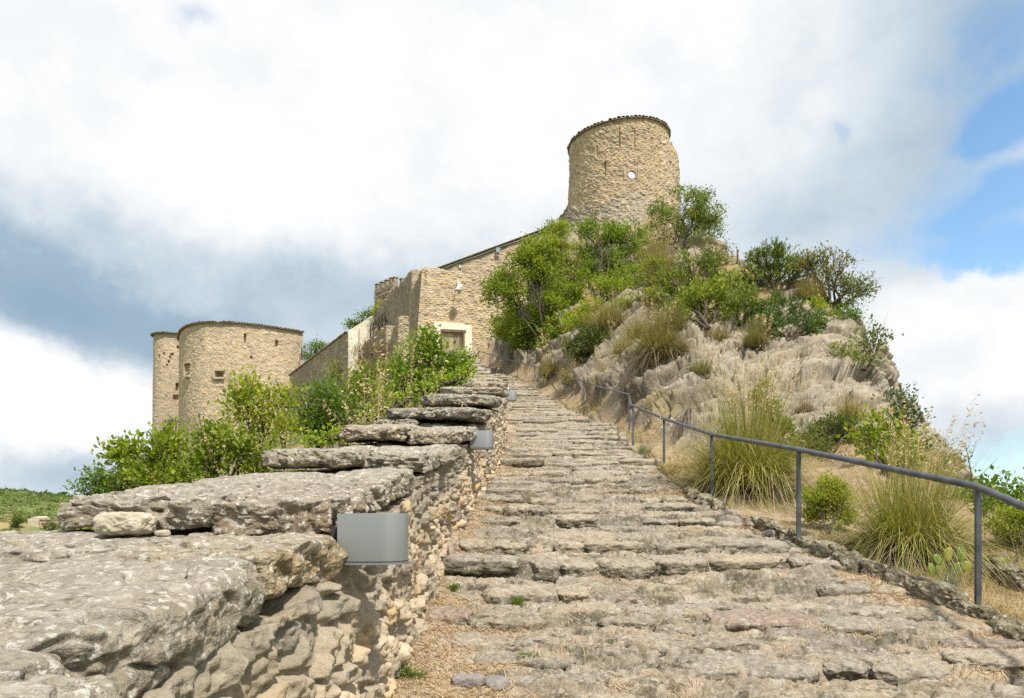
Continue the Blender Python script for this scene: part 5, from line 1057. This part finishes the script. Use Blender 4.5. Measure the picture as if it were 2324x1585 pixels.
# --- left side beyond the parapet
LB = 'bushes on the slope beyond the parapet'
ptree('leafy_shrub', 'low dark bush leftmost on the slope, tapering down to the wall top', 'shrub', 270, 1140, 13.5, [(240, 1095, 40, 22), (290, 1085, 50, 34), (330, 1070, 40, 40), (210, 1112, 24, 12), (300, 1110, 60, 24)], 'dark', 61, dens=1.35, trunk_r=.04, size=.9)
ptree('leafy_shrub', 'mid green bush in front of the foot of the round tower', 'shrub', 350, 1130, 12.5, [(300, 1020, 32, 30), (340, 1010, 40, 30), (385, 1025, 40, 34), (330, 1060, 50, 34), (400, 1065, 40, 34), (370, 1090, 60, 30), (275, 1030, 16, 12)], 'broad', 62, dens=1.28, trunk_r=.05, size=.85)
ptree('leafy_shrub', 'green bush with dark stems below the curved bastion', 'shrub', 500, 1120, 11.5, [(465, 990, 26, 30), (500, 985, 36, 30), (545, 1000, 36, 32), (480, 1035, 44, 34), (540, 1050, 44, 34), (450, 1050, 30, 30), (580, 1040, 30, 34)], 'broad', 63, dens=1.08, trunk_r=.05, size=.8)
ptree('leafy_shrub', 'tall airy yellow green sapling in front of the curved bastion', 'shrub', 600, 1080, 12.2, [(550, 900, 26, 20), (585, 885, 30, 26), (560, 930, 36, 26), (610, 930, 40, 32), (640, 900, 22, 26), (590, 970, 44, 30), (640, 965, 30, 36), (530, 955, 26, 18), (565, 875, 14, 14)], 'bright', 64, dens=0.84, trunk_r=.035, size=.8)
ptree('leafy_shrub', 'dark green bush beside the sloping boundary wall', 'shrub', 750, 1030, 14, [(700, 910, 30, 30), (740, 895, 36, 34), (720, 950, 44, 36), (780, 930, 44, 40), (760, 970, 44, 30), (690, 960, 26, 34)], 'dark', 65, dens=1.42, trunk_r=.05, size=.95)
ptree('leafy_shrub', 'green bush under the plastered wall, above the stone slabs', 'shrub', 830, 960, 17, [(800, 880, 36, 34), (840, 890, 40, 40), (790, 920, 36, 30), (860, 920, 30, 30), (830, 850, 24, 16)], 'broad', 66, dens=1.35, trunk_r=.05, size=.9)
ptree('leafy_shrub', 'tall fresh green bush with upright shoots hiding the foot of the gatehouse', 'shrub', 975, 905, 21, [(905, 830, 36, 36), (950, 810, 40, 44), (985, 780, 24, 30), (1000, 835, 40, 40), (1040, 850, 30, 26), (930, 870, 50, 30), (990, 875, 50, 26), (975, 762, 14, 18), (1045, 820, 22, 18)], 'broad', 67, dens=1.35, trunk_r=.06, size=1.0, cols=((.14, .235, .025), (.2, .30, .038), (.08, .15, .02)))
ptree('leafy_shrub', 'scrubby olive bushes at the foot of the terrace wall', 'shrub', 850, 850, 44, [(815, 812, 24, 26), (845, 800, 20, 26), (830, 835, 34, 18), (880, 800, 16, 20), (870, 830, 24, 20)], 'scrub', 68, dens=1.0, trunk_r=.05, size=2.0)
ptree('ivy', 'yellow green ivy climbing the boundary wall', 'ivy', 765, 880, 66, [(753, 850, 8, 26), (768, 840, 9, 30), (786, 850, 7, 34), (760, 872, 22, 10)], 'vine', 69, dens=1.2, size=2.6, stems=False, cols=((.17, .23, .03), (.25, .31, .045), (.1, .15, .025)))
ptree('leafy_shrub', 'dark round bush on top of the plastered wall', 'shrub', 820, 735, 65.5, [(825, 722, 16, 10), (840, 716, 12, 8), (805, 732, 14, 8), (795, 738, 8, 6)], 'dark', 70, dens=1.0, size=2.0, trunk_r=.04)
ptree('leafy_shrub', 'weeds on the broken edge between battlement tower and plastered wall', 'shrub', 855, 705, 63.5, [(858, 700, 8, 7), (866, 694, 6, 6), (850, 708, 6, 8)], 'bright', 71, dens=1.0, size=1.6, trunk_r=.02)
ptree('dark_tree', 'dark green treetop showing between the bastion and the boundary wall', 'tree', 715, 850, 95, [(700, 800, 14, 18), (715, 785, 14, 14), (728, 785, 12, 12), (710, 815, 20, 18), (735, 800, 12, 12)], 'dark', 72, dens=1.0, size=2.6, trunk_r=.12)
ptree('dark_tree', 'dark green tree in the corner between round tower and curved bastion', 'tree', 392, 1040, 74, [(385, 975, 18, 16), (400, 965, 12, 14), (392, 1000, 24, 22), (372, 995, 14, 14)], 'dark', 73, dens=1.0, size=2.2, trunk_r=.12)
ptree('climbing_vine', 'bright yellow green vine spreading over the parapet slabs', 'vine', 900, 935, 11.2, [(860, 920, 26, 12), (900, 905, 36, 12), (940, 900, 26, 14), (830, 935, 16, 7), (960, 880, 14, 14)], 'vine', 74, dens=1.0, size=.75)
ptree('climbing_vine', 'yellow green vine at the upper end of the parapet', 'vine', 1030, 870, 17.5, [(1000, 865, 26, 10), (1040, 860, 30, 12), (1060, 850, 20, 12), (985, 880, 16, 8)], 'vine', 75, dens=1.0, size=.95)
ptree('climbing_vine', 'small vine sprig lying on the slab above the second lamp', 'vine', 770, 995, 8.2, [(745, 995, 16, 6), (765, 988, 12, 5), (715, 1002, 14, 5)], 'vine', 76, dens=1.0, size=.6)
def stalks(label, bx, by, d, n, h, lean, seed, spike=.03, r0=.12):
    b = at(bx, by, d); gl = min(b[2], float(left_z(np.array([b[0]]), np.array([b[1]]))[0])); h += (b[2]-gl)*1.12; lean = (lean[0]*.6, 0); b[0] -= lean[0]*(b[2]-gl)*.55; b[2] = gl; root = empty('dry_grass_stalks', b, label, 'dry grass', 'golden dry grass stalks beyond the parapet'); rng = np.random.default_rng(seed)
    add_stalks(root, b, rng, n, h, r0, lean, 1.0, .42, spike); return root
stalks('golden grass stalks leaning far left over the wall top, lowest of them', 535, 1085, 8.6, 8, .85, (-1.3, 0), 81, .026)
stalks('golden grass stalks in front of the airy yellow green sapling', 600, 1035, 9.2, 9, .8, (-.35, 0), 82, .028)
stalks('golden grass stalks before the dark green bush', 760, 1000, 9.8, 10, .62, (-.5, 0), 83, .03)
stalks('dense golden seed heads above the dark weathered slab', 868, 945, 10.6, 26, .62, (.02, 0), 84, .042, .14)
stalks('thin golden grass stalks in front of the tall fresh green bush', 945, 930, 12, 12, 1.0, (.15, 0), 85, .03, .5)
stalks('few grass stalks by the upper end of the parapet', 1040, 880, 15, 8, .9, (.2, 0), 86, .03, .4)
# --- litter, dry grass, weeds on the path
def litter():
    rng = np.random.default_rng(12); n = 120000
    y = np.exp(rng.uniform(math.log(2.6), math.log(17), n)); x = xf(y)+(xr(y)+.25-xf(y))*rng.random(n)
    z, _, s = path_z(x, y); k = rng.random(n) < s**1.5*.75+.01; x, y, z = x[k], y[k], z[k]; n = len(x)
    a = rng.random(n)*np.pi; L = .035+.10*rng.random(n)**2; t = np.linspace(-.5, .5, 4)[None]; bend = rng.normal(size=(n, 1))*.25
    dx = np.cos(a)[:, None]*t-np.sin(a)[:, None]*bend*t*t; dy = np.sin(a)[:, None]*t+np.cos(a)[:, None]*bend*t*t
    X = x[:, None]+dx*L[:, None]; Y = y[:, None]+dy*L[:, None]; Z = path_z(X, Y)[0]; Z = np.maximum(Z, Z.mean(1, keepdims=True))*.7+.3*Z+.006+.010*rng.random((n, 1))
    P = np.stack([X, Y, Z], -1); V, f = ribbon(P, np.full((n, 4), .0030)*(.8+.25*y[:, None]/4)); c = np.array([(.46, .33, .18), (.36, .24, .13), (.54, .42, .26), (.26, .16, .09)])[rng.integers(0, 4, n)]*(.8+.4*rng.random((n, 1)))
    tag(mesh('straw_litter', V, f, M['straw'], np.repeat(c, 8, 0), smooth=False), 'dry straw and pine needles lying between the path stones', 'litter', kind='stuff')
litter()
def dry_grass():
    rng = np.random.default_rng(13); P = HILL['P']; veg = HILL['veg']; d, u = HILL['d'], HILL['u']
    Ps, Ws, Cs = [], [], []
    for n, y0, y1, h, w in ((80000, 3.3, 12, .11, .0036), (34000, 11, 24, .2, .008), (30000, 22, 46, .36, .014)):
        yy = np.exp(rng.uniform(math.log(y0), math.log(y1), n)); i = np.searchsorted(d, yy).clip(0, len(d)-1)
        j = np.searchsorted(u, (xr(yy)+6.5*rng.random(n)**1.4)/yy).clip(0, len(u)-1) if y1 == 12 else rng.integers(40, len(u)-60, n)
        x = P[i, j, 0]; y = P[i, j, 1]; v = veg[i, j]
        k = (rng.random(n) < v**2*np.clip(.40+1.5*(fbm(x*.8, y*.8, 0, 3, 99)+.25), 0, 1)) & (x > xr(y)+.05) & (x < 14)
        b = P[i, j][k]; m = len(b); a = rng.random(m)*6.28; tf = sst(.15, .55, fbm(b[:, 0]*2.2, b[:, 1]*2.2, 0, 3, 100)); L = h*(.5+rng.random(m)+1.5*tf); t = np.linspace(0, 1, 4)[None, :, None]
        dr = np.stack([np.cos(a)*.6, np.sin(a)*.6-.15, .45+.5*rng.random(m)], -1); q = b[:, None]+L[:, None, None]*(dr[:, None]*t-np.array([0, 0, .5])*t**2)
        Ps.append(q); Ws.append(w*(1-.8*np.linspace(0, 1, 4)[None])*np.ones((m, 1))); g = rng.random((m, 1)) < .12+.3*tf[:, None]
        Cs.append(np.where(g, np.array([.22, .225, .06]), np.array([(.40, .29, .16), (.46, .36, .22), (.30, .20, .115)])[rng.integers(0, 3, m)])*(.75+.5*rng.random((m, 1))))
    P, Wd = np.concatenate(Ps), np.concatenate(Ws); V, f = ribbon(P, Wd)
    tag(mesh('dry_grass', V, f, M['straw'], np.repeat(np.concatenate(Cs), 8, 0), smooth=False), 'dry tan grass covering the earth of the rocky hill', 'grass', kind='stuff')
dry_grass()
def undergrowth():
    rng = np.random.default_rng(14); n = 90000; y = np.exp(rng.uniform(math.log(3.0), math.log(70), n)); x = xf(y)-1.15-rng.random(n)**1.6*np.minimum(y*1.3, 40)
    k = rng.random(n) < np.clip(.5+1.3*fbm(x*.35, y*.35, 0, 3, 120), .05, 1); x, y = x[k], y[k]; n = len(x); z = left_z(x, y); s = (.6+.06*y)
    p = np.stack([x, y, z+rng.random(n)**2*.55*s], -1); L = (.07+.07*rng.random(n))*s; cc = np.array([(.12, .19, .03), (.19, .24, .045), (.075, .13, .025), (.33, .27, .11), (.26, .26, .07)])[rng.integers(0, 5, n)]*(.8+.4*rng.random((n, 1)))
    V, f = leaf_quads(p, rng.normal(size=(n, 3))*.6+[0, 0, .7], rng.normal(size=(n, 3)), L, L*np.where(rng.random(n) < .4, .12, .5))
    tag(mesh('undergrowth', V, f, M['leaf'], np.repeat(cc, 4, 0), smooth=False), 'low green undergrowth and grass on the slope beyond the parapet', 'undergrowth', kind='stuff')
undergrowth()
for k, (px, d, lab) in enumerate([(1165, 5.2, 'small green weed sprouting at the edge of a step near the middle of the path'), (1195, 4.35, 'low green weed below the broad riser near the front of the path'), (930, 4.0, 'tiny weed at the foot of the parapet nearest the camera'), (1175, 12.5, 'thin green weed hanging from the foot of the parapet beside the second lamp'), (1020, 5.6, 'sprig of weed at the foot of the parapet under the first lamp')]):
    x = (px-CX)/F*d; z = float(path_z(np.array([x]), np.array([d]))[0][0])
    plant('small_weed', lab, 'weed', (x, d, z), [((x, d, z+.03), (.035, .03, .035)), ((x+.03, d, z+.02), (.03, .025, .02))], 'spurge', 90+k, dens=.08, size=.42, trunk_r=.003, cols=((.10, .17, .03), (.16, .24, .04), (.07, .12, .02)))
for px, py, d, s, lab, col in [(1060, 1558, 3.98, (.17, .12, .07), 'smooth grey stone lying at the bottom of the path', (.26, .24, .235)), (1125, 1560, 3.98, (.15, .12, .075), 'second smooth grey stone, right of the first at the bottom of the path', (.25, .23, .22)), (1700, 1395, 5.0, (.055, .05, .04), 'small purple pebble lying on a step of the path', (.2, .16, .155)), (1745, 1205, 7.3, (.11, .09, .075), 'grey stone with a pale top beside the kerb', (.36, .34, .31))]:
    x = (px-CX)/F*d; z = float(path_z(np.array([x]), np.array([d]))[0][0]); loose_rock('path_stone_loose' if False else 'loose_stone', lab, (x, d, z+s[2]*.3), s, int(px), col, 'stone', 'pale', 30, 2.8)
# --- far ridge on the left: house and trees
def vg(px, d): x = (px-CX)/F*d; return np.array([x, d, -30+float(valley_h(np.array([x]), np.array([d]))[0])])
def vgd(px, py, dmax=325):
    for d in range(150, dmax, 3):
        g = vg(px, d)
        if CY-F*g[2]/d <= py: return float(d)
    return float(dmax)
def far_house():
    d = vgd(84, 1190); c = at(84, 1189, d-4); root = empty('far_house', c, 'small pale farmhouse among trees on the far hillside at the left', 'house'); s = d/F
    def bx(nm, x0, x1, y0, y1, z0, z1, mat): V, f = box(((x0+x1)/2, (y0+y1)/2, (z0+z1)/2), (x1-x0, y1-y0, z1-z0)); return mesh(nm, V, f, M[mat], None, root, smooth=False)
    V = np.array([(-3.2, 0, -3), (.6, 0, -3), (.6, 0, 2.1), (-.6, 0, 2.6), (-3.2, 0, 1.6), (-3.2, 6, -3), (.6, 6, -3), (.6, 6, 2.1), (-.6, 6, 2.6), (-3.2, 6, 1.6)])
    mesh('wall', V, [np.array([[0, 1, 2, 3, 4]]), np.array([[5, 9, 8, 7, 6]]), np.array([[0, 4, 9, 5], [1, 6, 7, 2], [4, 3, 8, 9], [3, 2, 7, 8]])], M['paleplaster'], None, root, smooth=False)
    bx('side_wing', .6, 4.0, .6, 6, -3, 1.3, 'plasterpink'); bx('chimney', 2.0, 2.4, 3, 3.4, 1.3, 2.2, 'paleplaster')
    V, f = box((2.3, 3.2, 1.38), (3.6, 5.8, .16)); mesh('roof', V, f, M['tile'], None, root, smooth=False)
    root.scale = (.8, .8, .8)
    for x in (1.5, 3.1): bx('window', x-.25, x+.25, .53, .62, -.4, .5, 'wood')
M['plasterpink'] = plain_mat('pink_plaster', (.50, .34, .27), .9, 0, .15, 1)
M['paleplaster'] = plain_mat('pale_farmhouse_plaster', (.47, .40, .31), .9, 0, .2, 1)
far_house()
def far_tree(name, label, px, py, d, w, h, seed, kind='dark', cols=None, dens=1., group=None):
    d = vgd(px, py+h*.5); s = d/F; b = at(px, py+h*.5, d); rng = np.random.default_rng(seed)
    lobes = [(at(px+rng.uniform(-.3, .3)*w, py+rng.uniform(-.32, .28)*h, d+rng.uniform(-.3, .3)*w*s), (w*s*.3, w*s*.3, h*s*.26)) for _ in range(7)]
    return plant(name, label, 'tree', b, lobes, kind, seed, dens=dens, size=w*s/5.2, trunk_r=.25, cols=cols, group=group, leafk=1.5)
far_tree('far_tree', 'round dark tree left of the far farmhouse', 36, 1185, 215, 34, 36, 101)
far_tree('far_tree', 'dark tree by the end of the overhanging slab, right of the far farmhouse', 165, 1165, 190, 44, 60, 102)
far_tree('far_tree', 'sunlit green bush in front of the far farmhouse at the left edge', 35, 1212, 150, 60, 30, 103, 'bright', ((.10, .17, .03), (.15, .22, .04), (.06, .11, .02)))
far_tree('far_tree', 'broad green bush right of the far farmhouse, touching the wall top', 175, 1200, 150, 70, 38, 104, 'broad')
far_tree('far_tree', 'pale green olive right beside the far farmhouse', 118, 1192, 235, 26, 24, 105, 'bright', ((.17, .22, .08), (.22, .27, .1), (.1, .15, .05)))
far_tree('far_tree', 'dark domed tree standing alone on the far ridge, rightmost on the skyline', 140, 1122, 400, 22, 12, 106)
far_tree('far_tree', 'thin bare looking tree on the far ridge skyline', 88, 1126, 400, 14, 20, 107, 'open')
far_tree('far_tree', 'feathery tree on the far ridge between the thin tree and the domed one', 113, 1127, 400, 16, 14, 108, 'open', dens=1.6)
far_tree('far_tree', 'small tree at the left end of the far ridge skyline', 12, 1143, 380, 18, 14, 109, 'open', dens=1.6)
far_tree('far_tree', 'low rounded tree on the far ridge skyline, second from the left', 38, 1138, 390, 20, 12, 110)
def far_wood():
    """Wooded far hillside: leaf clumps over the ridge, one mass."""
    rng = np.random.default_rng(77); LP, LC, LL = [], [], []
    for _ in range(3600):
        d = math.exp(rng.uniform(math.log(205), math.log(560))); px = rng.uniform(-500, 330); g = vg(px, d); up = sst(245, 275, np.array([d]))[0]
        if rng.random() > .6+.9*up: continue
        r = rng.uniform(1.3, 2.5)*(.7+.3*up); n = 90; v = unit(rng.normal(size=(n, 3))); v[:, 2] = np.abs(v[:, 2]); LP.append(g+[0, 0, r*.3]+v*r*(.6+.45*rng.random((n, 1)))*[1, 1, 1.1])
        c = (np.array([(.07, .13, .035), (.105, .17, .045), (.05, .10, .032), (.13, .18, .05)]) if up > .5 else np.array([(.2, .24, .1), (.17, .22, .07), (.12, .19, .04), (.25, .27, .13)]))[rng.integers(0, 4)]*(.8+.4*rng.random()); LC.append(np.tile(c, (n, 1))*(.8+.4*rng.random((n, 1)))); LL.append(np.full(n, r*.36)*(.6+.6*rng.random(n)))
    p = np.concatenate(LP); L = np.concatenate(LL); m = len(p); V, f = leaf_quads(p, rng.normal(size=(m, 3))+[0, 0, .3], rng.normal(size=(m, 3))*.6+[0, -.5, 1], L, L*.8)
    tag(mesh('far_wood', V, f, M['leaf'], np.repeat(np.concatenate(LC), 4, 0), smooth=False), 'green wood covering the far hillside at the left', 'wood', kind='stuff')
far_wood()
def valley_wood():
    rng = np.random.default_rng(78); LP, LC, LL = [], [], []
    for _ in range(1800):
        R = math.exp(rng.uniform(math.log(120), math.log(1500))); a = rng.uniform(-.35, 1.5); x, y = R*math.sin(a), R*math.cos(a); z = -30+float(valley_h(np.array([x]), np.array([y]))[0])
        if fbm(x*.008, y*.008, 0, 2, 130) < -.05: continue
        r = rng.uniform(1.6, 3.4)*(1+R/900); n = 44; v = unit(rng.normal(size=(n, 3))); v[:, 2] = np.abs(v[:, 2]); LP.append(np.array([x, y, z+r*.3])+v*r*(.6+.45*rng.random((n, 1))))
        LC.append(np.array([(.07, .13, .035), (.105, .17, .045), (.05, .10, .032), (.15, .18, .06)])[rng.integers(0, 4)]*(.8+.4*rng.random((n, 1)))); LL.append(np.full(n, r*.5)*(.6+.6*rng.random(n)))
    p = np.concatenate(LP); L = np.concatenate(LL); m = len(p); V, f = leaf_quads(p, rng.normal(size=(m, 3))+[0, 0, .3], rng.normal(size=(m, 3))*.6+[0, -.5, 1], L, L*.8)
    tag(mesh('valley_wood', V, f, M['leaf'], np.repeat(np.concatenate(LC), 4, 0), smooth=False), 'scattered green woods on the valley floor far below', 'wood', kind='stuff')
valley_wood()
